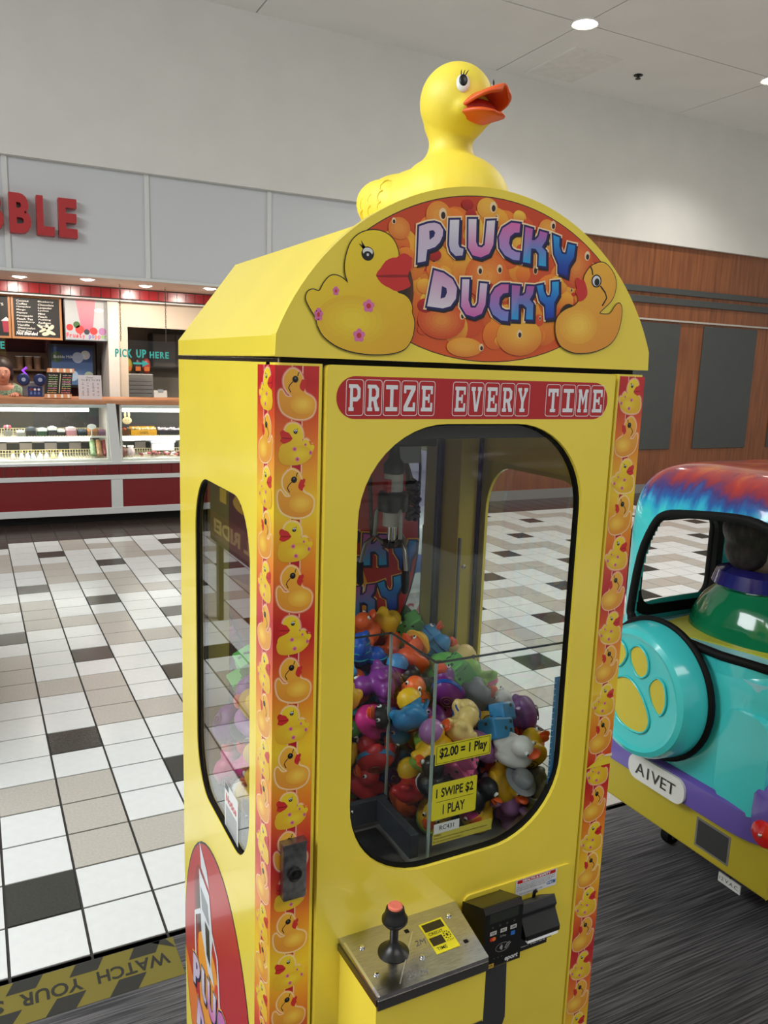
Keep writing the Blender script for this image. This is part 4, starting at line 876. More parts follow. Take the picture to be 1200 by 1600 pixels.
for x, y, rx, ry, cc in ((0.155, 1.685, 0.036, 0.06, (46, 30, 14)), (0.432, 1.665, 0.036, 0.05, (40, 26, 14))):
    for q in range(5):
        f_ = 1-0.13*q; pts = [p for p in circ(x, y, rx*f_, 20, ry*f_)]
        if all(inside(*p) for p in pts): A.poly([pts], FH, lay(0)+0.00001*q, 0, mix((150, 70, 26), cc, 0.2+0.2*q))
lettering(A, FH, lambda u, v: (u, v), 0.0026, lambda k: lay(1+k), halo=(250, 222, 176))
duck_print(A, 'girl', FH, lambda u, v: (u, v), lambda k: lay(6+k), 0.0012)
duck_print(A, 'cool', FH, lambda u, v: (u, v), lambda k: lay(6+k), 0.0012)
A.build('hood_print', PRINT, mach)

# ---- PRIZE EVERY TIME banner
A = MB(); FD = XZ(-0.0081); lay = lambda k: 0.0001 + 0.0002*k
A.poly([rrect(0.0765, 0.5135, 1.5275, 1.5805, 0.026, 10)], FD, lay(0), 0, (184, 26, 32))
SLAB = {'P': [[(0,0),(.42,0),(.42,.14),(.34,.14),(.34,.36),(.7,.36),(.95,.5),(.95,.86),(.7,1),(0,1),(0,.86),(.1,.86),(.1,.14),(0,.14)],[(.34,.52),(.6,.52),(.7,.6),(.7,.76),(.6,.86),(.34,.86)]],
 'R': [[(0,0),(.42,0),(.42,.14),(.34,.14),(.34,.38),(.48,.38),(.66,0),(1,0),(1,.14),(.9,.14),(.76,.42),(.95,.55),(.95,.86),(.7,1),(0,1),(0,.86),(.1,.86),(.1,.14),(0,.14)],[(.34,.54),(.6,.54),(.7,.62),(.7,.76),(.6,.86),(.34,.86)]],
 'I': [[(0,0),(1,0),(1,.16),(.64,.16),(.64,.84),(1,.84),(1,1),(0,1),(0,.84),(.36,.84),(.36,.16),(0,.16)]],
 'Z': [[(0,0),(1,0),(1,.34),(.8,.34),(.8,.16),(.34,.16),(1,.84),(1,1),(0,1),(0,.7),(.2,.7),(.2,.84),(.62,.84),(0,.18)]],
 'E': [[(0,0),(1,0),(1,.34),(.82,.34),(.82,.15),(.36,.15),(.36,.44),(.6,.44),(.6,.34),(.74,.34),(.74,.68),(.6,.68),(.6,.58),(.36,.58),(.36,.85),(.82,.85),(.82,.68),(1,.68),(1,1),(0,1),(0,.86),(.1,.86),(.1,.14),(0,.14)]],
 'V': [[(.36,0),(.64,0),(.9,.84),(1,.84),(1,1),(.6,1),(.6,.84),(.68,.84),(.5,.26),(.32,.84),(.4,.84),(.4,1),(0,1),(0,.84),(.1,.84)]],
 'Y': [[(.24,0),(.76,0),(.76,.14),(.63,.14),(.63,.42),(.92,.86),(1,.86),(1,1),(.62,1),(.62,.86),(.68,.86),(.5,.58),(.32,.86),(.38,.86),(.38,1),(0,1),(0,.86),(.08,.86),(.37,.42),(.37,.14),(.24,.14)]],
 'T': [[(.24,0),(.76,0),(.76,.14),(.63,.14),(.63,.84),(.82,.84),(.82,.68),(1,.68),(1,1),(0,1),(0,.68),(.18,.68),(.18,.84),(.37,.84),(.37,.14),(.24,.14)]],
 'M': [[(0,0),(.36,0),(.36,.14),(.28,.14),(.28,.68),(.5,.3),(.72,.68),(.72,.14),(.64,.14),(.64,0),(1,0),(1,.14),(.93,.14),(.93,.86),(1,.86),(1,1),(.7,1),(.5,.6),(.3,1),(0,1),(0,.86),(.07,.86),(.07,.14),(0,.14)]]}
WHT_ = (232, 232, 236)
for word, xa, xb in (('PRIZE', 0.0885, 0.2180), ('EVERY', 0.2435, 0.3715), ('TIME', 0.3985, 0.5075)):
    k = len(word); st = (xb-xa)/k
    for i, ch in enumerate(word):
        xx = xa + i*st
        A.poly([rrect(xx+0.0007, xx+st-0.0007, 1.5315, 1.5768, 0.004, 4), rrect(xx+0.0016, xx+st-0.0016, 1.5324, 1.5759, 0.0034, 4)], FD, lay(1), 0, (240, 220, 222))
        lx, lw, lz, lh = xx+0.0045, st-0.009, 1.5375, 0.033
        A.poly([[(lx+p[0]*lw, lz+p[1]*lh) for p in l] for l in SLAB[ch]], FD, lay(2), 0, WHT_)
A.build('banner', PRINT, mach)

# ---- duck strips on the corner posts
RED_, ORG, YLW = (198, 34, 40), (236, 120, 36), (248, 214, 44)
def strip_bg(z):
    t = ((1.575 - z) / 0.32) % 1.0; t = abs(t - 0.5)*2          # 1 at red, 0 at yellow
    t = 1 - t if False else t
    return mix(mix(YLW, ORG, min(1, t/0.55)), RED_, (t-0.55)/0.4)
zz_ = [1.591 - 0.02*i for i in range(74)]
def strip(fn, x0, x1, flip, first, parent, name, duckw, ztop=1.591, zoff=0.0, skip=None):
    A = MB(); lay = lambda k: 0.0001 + 0.00007*k
    for a, b in zip(zz_, zz_[1:]):
        A.poly([[(x0, b), (x1, b), (x1, a), (x0, a)]], fn, lay(0), 0, lambda u, v: strip_bg(v))
    w = x1 - x0; xc = x0 + w*0.50
    A.poly([[(xc-w*0.10, 0.13), (xc+w*0.10, 0.13), (xc+w*0.10, ztop), (xc-w*0.10, ztop)]], fn, lay(1), 0, (186, 24, 44))
    for s in (-1, 1): A.poly([[(xc+s*w*0.12-w*0.012, 0.13), (xc+s*w*0.12+w*0.012, 0.13), (xc+s*w*0.12+w*0.012, ztop), (xc+s*w*0.12-w*0.012, ztop)]], fn, lay(2), 0, (250, 206, 190))
    z = ztop - 0.004; kind = first; i = 0
    while z > 0.2:
        p = ART[kind]; l0, l1 = min(q[0] for q in p)*1e-4, max(q[0] for q in p)*1e-4; b0, b1 = min(q[1] for q in p)*1e-4, max(q[1] for q in p)*1e-4
        h = 0.060 if kind == 'cool' else 0.0515
        kx = duckw/(l1-l0); kz = h/(b1-b0); f = flip if kind == 'cool' else not flip
        fx = (kind == 'cool') == flip
        # the source girl faces right, the source cool duck faces left
        sgn = -1 if ((kind == 'cool' and flip) or (kind == 'girl' and flip)) else 1
        tr = lambda u, v, kx=kx, kz=kz, z=z, b1=b1, m=(l0+l1)/2, s=sgn: (xc + s*(u-m)*kx, z + (v-b1)*kz)
        duck_print(A, kind, fn, tr, lambda k: lay(3+k), 0, halo=0.0028, shades=True, bg=lambda u, v: strip_bg(v))
        z -= h + 0.0054; i += 1; kind = 'girl' if kind == 'cool' else 'cool'
    return A.build(name, PRINT, parent)
strip(FR, 0.0, 0.0565, True, 'cool', mach, 'duck_strip', 0.047)
strip(XZ(0.0), 0.5395, 0.592, False, 'girl', mach, 'duck_strip', 0.044)
strip(NX(0.0), -0.066, 0.0, False, 'girl', mach, 'duck_strip', 0.052)
# torn edge of the right strip
A = MB(); A.poly([[(0.5405, 0.957), (0.5905, 0.957), (0.5905, 0.970), (0.580, 0.9745), (0.568, 0.972), (0.560, 0.968), (0.5405, 0.958)]], XZ(-0.0016), 0.0, 0, (240, 214, 60)); A.poly([[(0.560, 0.9675), (0.574, 0.9735), (0.5915, 0.9715), (0.5915, 0.9765), (0.578, 0.9765)]], XZ(-0.003), 0, 0, (244, 226, 190)); A.build('torn_edge', PRINT, mach)

# ---- oval print: claw, duck and lettering (left side and inside mirror)
def oval_print(fn, tr0, hw, hh, name, parent, lay):
    A = MB(); t2 = tr0
    def pl(pts, k, c): A.poly([[t2(*p) for p in pts]], fn, lay(k), 0, c)
    A.poly([[t2(*p) for p in circ(0, 0, hw, 48, hh)]], fn, lay(0), 0, (18, 14, 14))
    A.poly([[t2(*p) for p in circ(0, 0, hw-0.004, 48, hh-0.004)]], fn, lay(1), 0, (188, 32, 38))
    low = [p for p in circ(0, 0, hw-0.004, 96, hh-0.004) if p[1] < -0.02 and p[0] < 0.13]
    pl(low, 2, (232, 120, 36))
    for q in range(4): pl(circ(-0.085, 0.12, 0.055-0.011*q, 20, 0.09-0.018*q), 2+0.1*q, mix((188, 32, 38), (40, 14, 12), 0.25*(q+1)))
    pl(smooth_loop([(-0.11, 0.02), (-0.1, 0.07), (-0.05, 0.09), (0.0, 0.08), (0.03, 0.04), (0.07, -0.03), (0.1, -0.12), (0.06, -0.2), (-0.02, -0.24), (-0.08, -0.16)]), 3, (244, 158, 44))
    pl(circ(0.02, 0.015, 0.02, 14, 0.035), 4, (220, 60, 40)); pl(circ(-0.03, 0.045, 0.009, 14, 0.024), 4, (26, 20, 18))
    # claw
    W_, G_ = (222, 226, 230), (130, 136, 142)
    pl([(-0.095, 0.26*hh/0.29), (-0.045, 0.23*hh/0.29), (-0.03, 0.2), (-0.085, 0.21)], 4, W_)
    pl([(-0.1, 0.2), (-0.03, 0.19), (-0.01, 0.12), (-0.02, 0.06), (0.0, 0.03), (-0.04, 0.03), (-0.085, 0.08)], 5, W_)
    pl([(-0.09, 0.17), (-0.04, 0.165), (-0.03, 0.13), (-0.08, 0.13)], 6, G_)
    pl([(-0.06, 0.12), (-0.03, 0.12), (-0.025, 0.05), (-0.05, 0.06)], 6, (30, 30, 34))
    A.poly([ribbon([t2(*p) for p in ((-0.09, 0.12), (-0.13, 0.09), (-0.13, 0.03), (-0.125, -0.02))], 0.009)], fn, lay(6), 0, W_)
    A.poly([ribbon([t2(*p) for p in ((-0.02, 0.13), (0.02, 0.1), (0.03, 0.04), (0.035, -0.02), (0.08, -0.09), (0.12, -0.18))], 0.009)], fn, lay(6), 0, W_)
    k = 1.4
    lettering(A, fn, lambda u, v: t2(-0.147+(u-0.1855)*k, 0.02+(v-1.786)*k), 0.003, lambda q: lay(7+q), halo=(248, 190, 90))
    return A.build(name, PRINT, parent)
oval_print(NX(-0.0002), lambda s, t: (s - 0.285, 0.49 + t), 0.215, 0.285, 'side_print', mach, lambda k: 0.0001+0.00013*k)
oval_print(XZ(0.4738), lambda s, t: (0.272 + s, 1.25 + t), 0.21, 0.29, 'mirror_print', mach, lambda k: 0.0001+0.00013*k)
# ---- side window notice
A = MB(); FN = NX(0.0060); ly = lambda k: 0.0001 + 0.0002*k
A.poly([[(-0.240, 0.853), (-0.168, 0.853), (-0.168, 0.934), (-0.240, 0.934)]], FN, ly(0), 0, (232, 232, 228))
A.poly([[(-0.238, 0.922), (-0.218, 0.922), (-0.218, 0.933), (-0.238, 0.933)]], FN, ly(1), 0, (70, 74, 84))
art_text(A, 'Notice', FN, -0.232, 0.903, 0.014, 0.055, (206, 40, 56), ly(1), bold=0.03)
for r in range(12): A.poly([[(-0.234, 0.858+r*0.0033), (-0.174, 0.858+r*0.0033), (-0.174, 0.8598+r*0.0033), (-0.234, 0.8598+r*0.0033)]], FN, ly(1), 0, (130, 134, 140))
A.build('window_notice', PRINT, mach)

# ---- lock on the left post
lk = MB(); lk.prism([rrect(0.0125, 0.0455, 0.8835, 0.9615, 0.002, 2)], XZ(0.0), 0.002, 0.014)
lock = lk.build('lock_case', mat('worn_chrome', (150, 150, 150), 0.3, 1.0, noise=0.25, nscale=90), mach, bevel=0.0025)
MB().lathe([(0.0098, 0), (0.0098, 0.003), (0.008, 0.004), (0.0065, 0.002), (0.003, 0.002), (0.003, 0.005), (0, 0.005)], T(0.0285, -0.0142, 0.921) @ xrot(PI/2), 20).build('keyhole', BLACK, lock, 40)
MB().box(0.012, 0.046, -0.0145, 0.001, 0.9618, 0.966).build('hasp', MATS['worn_chrome'], lock)

# ---- control console
cons = MB(); cons.prism([[(0.0, 0.655), (-0.115, 0.69), (-0.115, 0.787), (0.0, 0.789)]], lambda a, b, w: (w, a-0.008, b), 0.1015, 0.2725)
box_ = cons.build('control_box', YEL, mach, bevel=0.004)
pt = MB(); pt.prism([[(0.098, -0.008), (0.1015, -0.128), (0.2725, -0.128), (0.292, -0.008)]], XY(0), 0.7885, 0.7965)
plate = pt.build('control_plate', STEEL, mach, bevel=0.0018)
lp_ = MB(); lp_.prism([[(0.1015, -0.1285), (0.2725, -0.1285), (0.2725, -0.125), (0.1015, -0.125)]], XY(0), 0.776, 0.79); lp_.prism([[(0.1, -0.125), (0.1035, -0.125), (0.1, -0.01), (0.0965, -0.01)]], XY(0), 0.78, 0.79); lp_.build('plate_lip', mat('dark_steel', (120, 118, 114), 0.3, 1.0), mach)
ZP = 0.7966
for bx, by in ((0.1207, -0.0389), (0.1167, -0.0916), (0.1882, -0.0902), (0.2658, -0.0328)):
    MB().lathe([(0.0042, 0), (0.0042, 0.0012), (0.003, 0.0026), (0, 0.003)], T(bx, by, ZP), 14).build('bolt', CHROME, mach, 40)
for bx, by in ((0.1934, -0.0356), (0.2602, -0.0886)): MB().box(bx-0.003, bx+0.003, by-0.003, by+0.003, ZP, ZP+0.0006).build('square_hole', BLACKM, mach)
joy = bpy.data.objects.new('joystick', None); COL.objects.link(joy); joy.parent = mach; joy.location = (0.157, -0.064, ZP); joy.scale = (0.92, 0.92, 0.76)
MB().lathe([(0.0235, 0), (0.0238, 0.002), (0.017, 0.007), (0.011, 0.013), (0.0075, 0.02), (0.0065, 0.024), (0.0065, 0.05), (0.006, 0.056)], n=28).build('shaft', BLACK, joy, 40)
MB().lathe([(0.006, 0.052), (0.015, 0.057), (0.0195, 0.064), (0.0195, 0.07), (0.016, 0.076), (0.0145, 0.085), (0.0135, 0.09), (0.012, 0.091)], n=28).build('grip', BLACK, joy, 40)
MB().lathe([(0.0112, 0.088), (0.0112, 0.0945), (0.009, 0.0965), (0, 0.096)], n=24).build('fire_button', mat('salmon_button', (232, 122, 100), 0.3), joy, 40)
A = MB(); FP = XY(ZP); ly = lambda k: 0.0003 + 0.0002*k
# credit display: follows the plate, slightly turned
q0 = Vector((0.2146, -0.0321)); ex = Vector((0.0392, 0.0015)); ey = Vector((-0.0056, -0.0622))
dq = lambda a, b: tuple(q0 + ex*a + ey*b)
A.poly([[dq(0, 1), dq(1, 1), dq(1, 0), dq(0, 0)]], FP, ly(0), 0, (238, 224, 40))
A.poly([[dq(0.08, 0.3), dq(0.92, 0.3), dq(0.92, 0.05), dq(0.08, 0.05)]], FP, ly(1), 0, (30, 20, 18)); A.poly([[dq(0.06, 0.76), dq(0.6, 0.76), dq(0.6, 0.5), dq(0.06, 0.5)]], FP, ly(1), 0, (34, 20, 18))
f2 = lambda a, b, w: FP(*dq(a, 1-b), w)
art_text(A, 'CREDIT', f2, 0.14, 0.56, 0.09, 0.62, (20, 20, 18), ly(1), bold=0.01); art_text(A, 'TIME', f2, 0.12, 0.08, 0.1, 0.42, (20, 20, 18), ly(1), bold=0.01)
for i in range(9): a = 2*PI*i/9; A.poly([[dq(0.8+0.1*math.cos(a), 0.56+0.1*math.sin(a)), dq(0.8+0.16*math.cos(a+0.2), 0.56+0.13*math.sin(a+0.2)), dq(0.8+0.16*math.cos(a+0.5), 0.56+0.13*math.sin(a+0.5)), dq(0.8+0.1*math.cos(a+0.45), 0.56+0.1*math.sin(a+0.45))]], FP, ly(1), 0, (30, 30, 24))
A.poly([[dq(*p) for p in circ(0.8, 0.56, 0.05, 12)]], FP, ly(1), 0, (60, 56, 20)); art_text(A, 'PUSH', f2, 0.66, 0.24, 0.05, 0.28, (90, 86, 30), ly(1))
A.build('credit_display', PRINT, mach)
MB().box(0.1, 0.104, -0.1275, -0.02, 0.7965, 0.7972).build('plate_edge', CHROME, plate); MB().prism([ribbon([(0.2005, -0.040), (0.1378, -0.1191)], 0.0016)], XY(ZP), 0, 0.0003).build('scratch_line', mat('scratch', (220, 220, 216), 0.3, 0.9), plate)
for tx, x_, y_, w_ in (('25 04', 0.150, -0.119, 0.032), ('2M', 0.191, -0.068, 0.016)): A = MB(); art_text(A, tx, XY(ZP), x_, y_, 0.010, w_, (120, 118, 112), 0.0003, shear=0.3); A.build('pen_mark', PRINT, plate)

# ---- card reader, bill acceptor, backing plate
bp = MB(); bp.prism([[(0.318, 0.51), (0.37, 0.53), (0.393, 0.548), (0.397, 0.56), (0.391, 0.72), (0.32, 0.72)]], XZ(-0.0112), 0, 0.004); bp.build('backing_plate', mat('charcoal_plate', (58, 58, 60), 0.45), mach, bevel=0.001)
cr = MB()
cr.prism([[(-0.0112, 0.795), (-0.066, 0.819), (-0.072, 0.811), (-0.072, 0.719), (-0.055, 0.702), (-0.0112, 0.690)]], lambda a, b, w: (w, a, b), 0.304, 0.372)
reader = cr.build('card_reader', mat('reader_black', (16, 15, 14), 0.3), mach, bevel=0.004)
A = MB(); FC = lambda a, b, w: (a, -0.0722-w, b+0.0105); ly = lambda k: 0.0001 + 0.0002*k; x0 = 0.304
A.poly([[(x0+0.008, 0.784), (x0+0.06, 0.784), (x0+0.06, 0.8), (x0+0.008, 0.8)]], FC, ly(0), 0, (40, 44, 36))
for i, xx in enumerate((0.014, 0.027, 0.04, 0.053)): A.poly([circ(x0+xx, 0.777, 0.0019, 12)], FC, ly(0), 0, (72, 72, 70))
for i, (xx, wd) in enumerate(((0.010, 'TAP'), (0.0285, 'PAY'), (0.0465, 'CARD'))):
    A.poly([[(x0+xx, 0.764), (x0+xx+0.0115, 0.764), (x0+xx+0.0115, 0.7705), (x0+xx, 0.7705)]], FC, ly(0), 0, (206, 204, 200)); art_text(A, wd, FC, x0+xx+0.0018, 0.7655, 0.0036, 0.008, (40, 40, 44), ly(1), bold=0.02)
A.poly([circ(x0+0.0135, 0.7575, 0.0034, 12)], FC, ly(0), 0, (214, 50, 40)); A.poly([circ(x0+0.0175, 0.7575, 0.0034, 12)], FC, ly(1), 0, (232, 120, 40))
art_text(A, 'G Pay', FC, x0+0.0285, 0.7555, 0.004, 0.011, (170, 170, 170), ly(0)); A.poly([[(x0+0.048, 0.7535), (x0+0.0555, 0.7535), (x0+0.0555, 0.7605), (x0+0.048, 0.7605)]], FC, ly(0), 0, (40, 110, 190))
el = circ(x0+0.034, 0.739, 0.0125, 24, 0.0075); A.poly([el, circ(x0+0.034, 0.739, 0.0118, 24, 0.0068)], FC, ly(0), 0, (150, 150, 150))
for i in range(4):
    r = 0.0016+0.0014*i; A.poly([ribbon([(x0+0.028+r*math.cos(t), 0.739+r*1.1*math.sin(t)) for t in (-0.8, -0.4, 0, 0.4, 0.8)], 0.0007)], FC, ly(0), 0, (214, 214, 214))
A.poly([ribbon([(x0+0.038, 0.736), (x0+0.042, 0.742), (x0+0.047, 0.7445)], 0.0012)], FC, ly(0), 0, (170, 170, 170)); A.poly([ribbon([(x0+0.04, 0.7345), (x0+0.044, 0.739), (x0+0.049, 0.7425)], 0.0012)], FC, ly(0), 0, (170, 170, 170))
for i in range(3): A.poly([circ(x0+0.02+0.007*i, 0.7235, 0.0011, 8)], FC, ly(0), 0, (90, 90, 90))
art_text(A, 'eport', FC, x0+0.039, 0.711, 0.0095, 0.024, (226, 226, 226), ly(0), bold=0.03, shear=0.1)
A.poly([[(x0-0.0, 0.7095), (x0+0.02, 0.7095), (x0+0.02, 0.7165), (x0-0.0, 0.7165)]], FC, ly(0), 0, (214, 176, 60)); art_text(A, 'COMPLETE', FC, x0+0.002, 0.7115, 0.0032, 0.016, (40, 32, 16), ly(1), bold=0.03)
A.build('reader_print', PRINT, reader)
ba = MB()
ba.prism([[(-0.0112, 0.762), (-0.048, 0.788), (-0.055, 0.776), (-0.052, 0.768), (-0.066, 0.745), (-0.066, 0.738), (-0.048, 0.732), (-0.048, 0.712), (-0.0112, 0.69)]], lambda a, b, w: (w, a, b), 0.386, 0.452)
bill = ba.build('bill_acceptor', mat('matte_black', (36, 36, 36), 0.45), mach, bevel=0.0015)
MB().box(0.388, 0.450, -0.0675, -0.0655, 0.7385, 0.7445).build('lip', BLACK, bill)
m = MB()
for i in range(16): m.box(0.391+0.0037*i, 0.3938+0.0037*i, -0.0655, -0.056, 0.7315, 0.7375)
m.build('teeth', mat('white_teeth', (222, 222, 220), 0.35, emit=(230, 230, 230), estr=0.15), bill)
for x in (0.392, 0.432): MB().tube([(x, -0.022, 0.768), (x, -0.024, 0.781), (x+0.003, -0.026, 0.784)], 0.0028, 8).build('hinge_pin', BLACK, bill, 40)
A = MB(); FB = XZ(-0.0116); A.poly([[(0.414, 0.668), (0.475, 0.668), (0.475, 0.74), (0.414, 0.74)]], FB, 0.0002, 0, (24, 24, 22))
A.poly([[(0.427, 0.6905), (0.470, 0.6905), (0.470, 0.70), (0.427, 0.70)]], FB, 0.0004, 0, (120, 160, 130)); A.poly([[(0.450, 0.6905), (0.470, 0.6905), (0.470, 0.70), (0.450, 0.70)]], FB, 0.0006, 0, (200, 204, 196))
art_text(A, 'INSERT BILL HERE', FB, 0.4175, 0.6745, 0.008, 0.054, (222, 222, 216), 0.0004, bold=0.02)
A.build('bill_label', PRINT, mach)
A = MB(); lyh = lambda k: 0.0002+0.0002*k
A.poly([[(0.4035, 0.7705), (0.4855, 0.7705), (0.4855, 0.8005), (0.4035, 0.8005)]], FB, lyh(0), 0, (226, 228, 230))
A.poly([[(0.4065, 0.7935), (0.4825, 0.7935), (0.4825, 0.7993), (0.4065, 0.7993)]], FB, lyh(1), 0, (196, 30, 36)); art_text(A, 'HEALTH & SAFETY', FB, 0.4165, 0.7945, 0.0042, 0.056, (236, 236, 236), lyh(2), bold=0.05)
for r, tx in enumerate(('ALL EQUIPMENT IS CLEANED REGULARLY TO HELP STOP', 'SPREAD OF GERMS. PLEASE WASH HANDS AFTER USING', 'AND REPORT ANY PROBLEM TO THE STAFF ON DUTY', 'SO THAT WE CAN KEEP OUR GUESTS SAFE')): art_text(A, tx, FB, 0.4055, 0.7898-r*0.0032, 0.0018, 0.076-0.006*(r > 1)-0.012*(r == 3), (50, 54, 66), lyh(1))
art_text(A, 'FOR ALL SERVICE NEEDS 1 800', FB, 0.412, 0.7735, 0.0018, 0.045, (60, 64, 76), lyh(1)); art_text(A, 'CTM', FB, 0.469, 0.7755, 0.0065, 0.0135, (40, 100, 170), lyh(2), bold=0.04, shear=0.2); A.poly([circ(0.4685, 0.7785, 0.0028, 12), circ(0.4685, 0.7785, 0.0018, 12)], FB, lyh(1), 0, (40, 100, 170))
A.build('safety_label', PRINT, mach)

# ---- acrylic dividers, chute frame, stickers on the glass
MB().box(0.264, 0.560, 0.0300, 0.0325, 0.833, 1.169).build('acrylic_sheet', ACRYL, mach)
MB().box(0.2625, 0.2650, 0.0330, 0.1725, 0.833, 1.169).build('acrylic_sheet', ACRYL, mach)
MB().box(0.016, 0.2650, 0.1728, 0.1752, 0.833, 1.169).build('acrylic_sheet', ACRYL, mach)
ed = mat('acrylic_edge', (40, 52, 46), 0.3); edl = mat('acrylic_light_edge', (150, 168, 160), 0.25)
for p in ((0.264, 0.560, 0.0298, 0.0327, 1.1675, 1.1700), (0.2623, 0.2652, 0.0330, 0.1752, 1.1675, 1.1700), (0.016, 0.2650, 0.1726, 0.1754, 1.1675, 1.1700)): MB().box(*p).build('sheet_edge', ed, mach)
for p in ((0.2618, 0.2655, 0.0298, 0.0335, 0.833, 1.1675), (0.2618, 0.2655, 0.1722, 0.1758, 0.833, 1.1675)): MB().box(*p).build('sheet_edge', edl, mach)
ch = MB(); ch.box(0.02, 0.255, 0.150, 0.160, 0.855, 0.895); ch.box(0.235, 0.250, 0.036, 0.150, 0.855, 0.895); ch.build('chute_frame', mat('gunmetal', (70, 76, 84), 0.35, 0.6), mach, bevel=0.001)
MB().box(0.02, 0.234, 0.036, 0.149, 0.833, 0.845).build('chute_floor', BLACK, mach)
for x in (0.19, 0.1): MB().lathe([(0.004, 0), (0.004, 0.001), (0, 0.003)], T(x, 0.1498, 0.882) @ xrot(PI/2), 10).build('bolt', CHROME, mach, 40)
A = MB(); FG = XZ(0.0298); ly = lambda k: 0.0003 + 0.0003*k; SY = (236, 222, 40)
A.poly([[(0.268, 1.005), (0.3685, 1.005), (0.3685, 1.038), (0.268, 1.038)]], FG, ly(0), 0, SY); fr_ = [(0.270, 1.007), (0.3665, 1.007), (0.3665, 1.036), (0.270, 1.036)]; A.poly([fr_, offset(fr_, -0.0007)], FG, ly(1), 0, (30, 28, 16))
art_text(A, '$2.00 = 1 Play', FG, 0.2755, 1.0115, 0.0205, 0.086, (18, 16, 14), ly(1), bold=0.03); A.build('price_sticker', PAPER, mach)
A = MB(); A.poly([rrect(0.266, 0.3465, 0.914, 0.9745, 0.003, 3)], FG, ly(0), 0, SY); art_text(A, '1 SWIPE $2', FG, 0.273, 0.9485, 0.0175, 0.067, (18, 16, 14), ly(1), bold=0.02); art_text(A, '1 PLAY', FG, 0.286, 0.9215, 0.0165, 0.040, (18, 16, 14), ly(1), bold=0.02); A.poly([[(0.2735, 0.9435), (0.341, 0.9435), (0.341, 0.9442), (0.2735, 0.9442)]], FG, ly(1), 0, (30, 28, 16)); A.build('swipe_sticker', PAPER, mach)
A = MB(); A.poly([[(0.2715, 0.891), (0.3175, 0.891), (0.3175, 0.9075), (0.2715, 0.9075)]], FG, ly(1), 0, (222, 224, 224)); art_text(A, 'RC431', FG, 0.2815, 0.896, 0.0075, 0.026, (40, 40, 44), ly(2)); A.build('number_sticker', PAPER, mach)
A = MB(); A.poly([[(0.270, 0.873), (0.3795, 0.873), (0.3795, 0.8925), (0.270, 0.8925)]], FG, ly(0), 0, (206, 192, 70)); 
for r, tx in enumerate(('WARNING:', 'Always disconnect the electricity supply before opening the equipment', 'Do not bang or push on the glass !')): art_text(A, tx, FG, 0.272, 0.8865-r*0.0055, 0.0032, (0.014, 0.098, 0.052)[r], (50, 46, 22), ly(1))
A.build('warning_sticker', PAPER, mach)
A = MB(); FR2 = XZ(0.0056); A.poly([[(0.4655, 0.90), (0.4755, 0.90), (0.4755, 1.125), (0.4655, 1.125)]], FR2, 0.0003, 0, (30, 110, 160))
for i in range(22): A.poly([[(0.4655, 0.905+0.01*i), (0.4685, 0.905+0.01*i), (0.4685, 0.9058+0.01*i), (0.4655, 0.9058+0.01*i)]], FR2, 0.0006, 0, (226, 236, 240))
A.build('blue_scale_strip', PRINT, mach)

# ---- the claw
claw = bpy.data.objects.new('claw', None); COL.objects.link(claw); claw.parent = mach; claw.location = (0.298, 0.25, 0)
m = MB(); m.box(-0.06, 0.06, -0.05, 0.05, 1.50, 1.55); m.box(-0.05, 0.07, -0.02, 0.05, 1.465, 1.50); m.build('carriage', BLACK, claw, bevel=0.003)
MB().box(-0.28, 0.255, 0.06, 0.075, 1.53, 1.55).build('rail', mat('rail_steel', (90, 90, 88), 0.35, 0.8), claw); MB().box(-0.28, 0.255, -0.075, -0.06, 1.53, 1.55).build('rail', MATS['rail_steel'], claw)
MB().box(0.008, 0.05, 0.0, 0.03, 1.435, 1.478).build('motor_bracket', mat('bracket_grey', (150, 156, 158), 0.4), claw)
MB().lathe([(0.012, 1.415), (0.018, 1.42), (0.018, 1.435), (0.010, 1.445), (0.008, 1.46), (0.008, 1.50)], n=20).build('cord_cap', BLACK, claw, 40)
MB().lathe([(0.016, 1.385), (0.016, 1.422)], n=20).build('coil', mat('coil_white', (206, 204, 198), 0.4), claw, 40)
MB().box(-0.017, -0.009, -0.012, 0.004, 1.388, 1.41).build('red_tag', mat('red_tag', (196, 40, 36), 0.4), claw)
MB().lathe([(0.014, 1.352), (0.026, 1.356), (0.026, 1.382), (0.022, 1.388), (0.012, 1.39)], n=20).build('housing', BLACK, claw, 40)
MB().lathe([(0.0165, 1.33), (0.0165, 1.354)], n=20).build('plunger_cap', MATS['coil_white'], claw, 40)
MB().lathe([(0.008, 1.302), (0.008, 1.332)], n=16).build('plunger', CHROME, claw, 40)
hub = MB().box(-0.014, 0.014, -0.014, 0.014, 1.293, 1.305).build('hub', BLACK, claw, bevel=0.002)
for k in range(3):
    a = 2*PI*k/3 + 0.55; d = Vector((math.cos(a), math.sin(a), 0)); q = lambda r, z: tuple(d*r + Vector((0, 0, z)))
    MB().tube([q(0.02, 1.365), q(0.027, 1.352), q(0.029, 1.312)], 0.0042, 8).build('link', mat('link_steel', (150, 150, 146), 0.3, 0.9), claw, 50)
    MB().tube([q(0.012, 1.298), q(0.029, 1.312), q(0.045, 1.296), q(0.052, 1.262)], 0.0038, 8).build('prong', MATS['link_steel'], claw, 50)
    MB().tube([q(0.052, 1.264), q(0.0525, 1.245), q(0.051, 1.228), q(0.050, 1.224)], [0.006, 0.0062, 0.006, 0.003], 10).build('rubber_tip', BLACKM, claw, 50)
m = MB(); random.seed(4); pts = []
for i in range(60): a = i*0.9; pts.append((0.048+0.012*math.cos(a)*random.uniform(0.6, 1.1), 0.018+0.014*math.sin(a)*random.uniform(0.6, 1.1), 1.335 + 0.07*i/60 + random.uniform(-0.006, 0.006)))
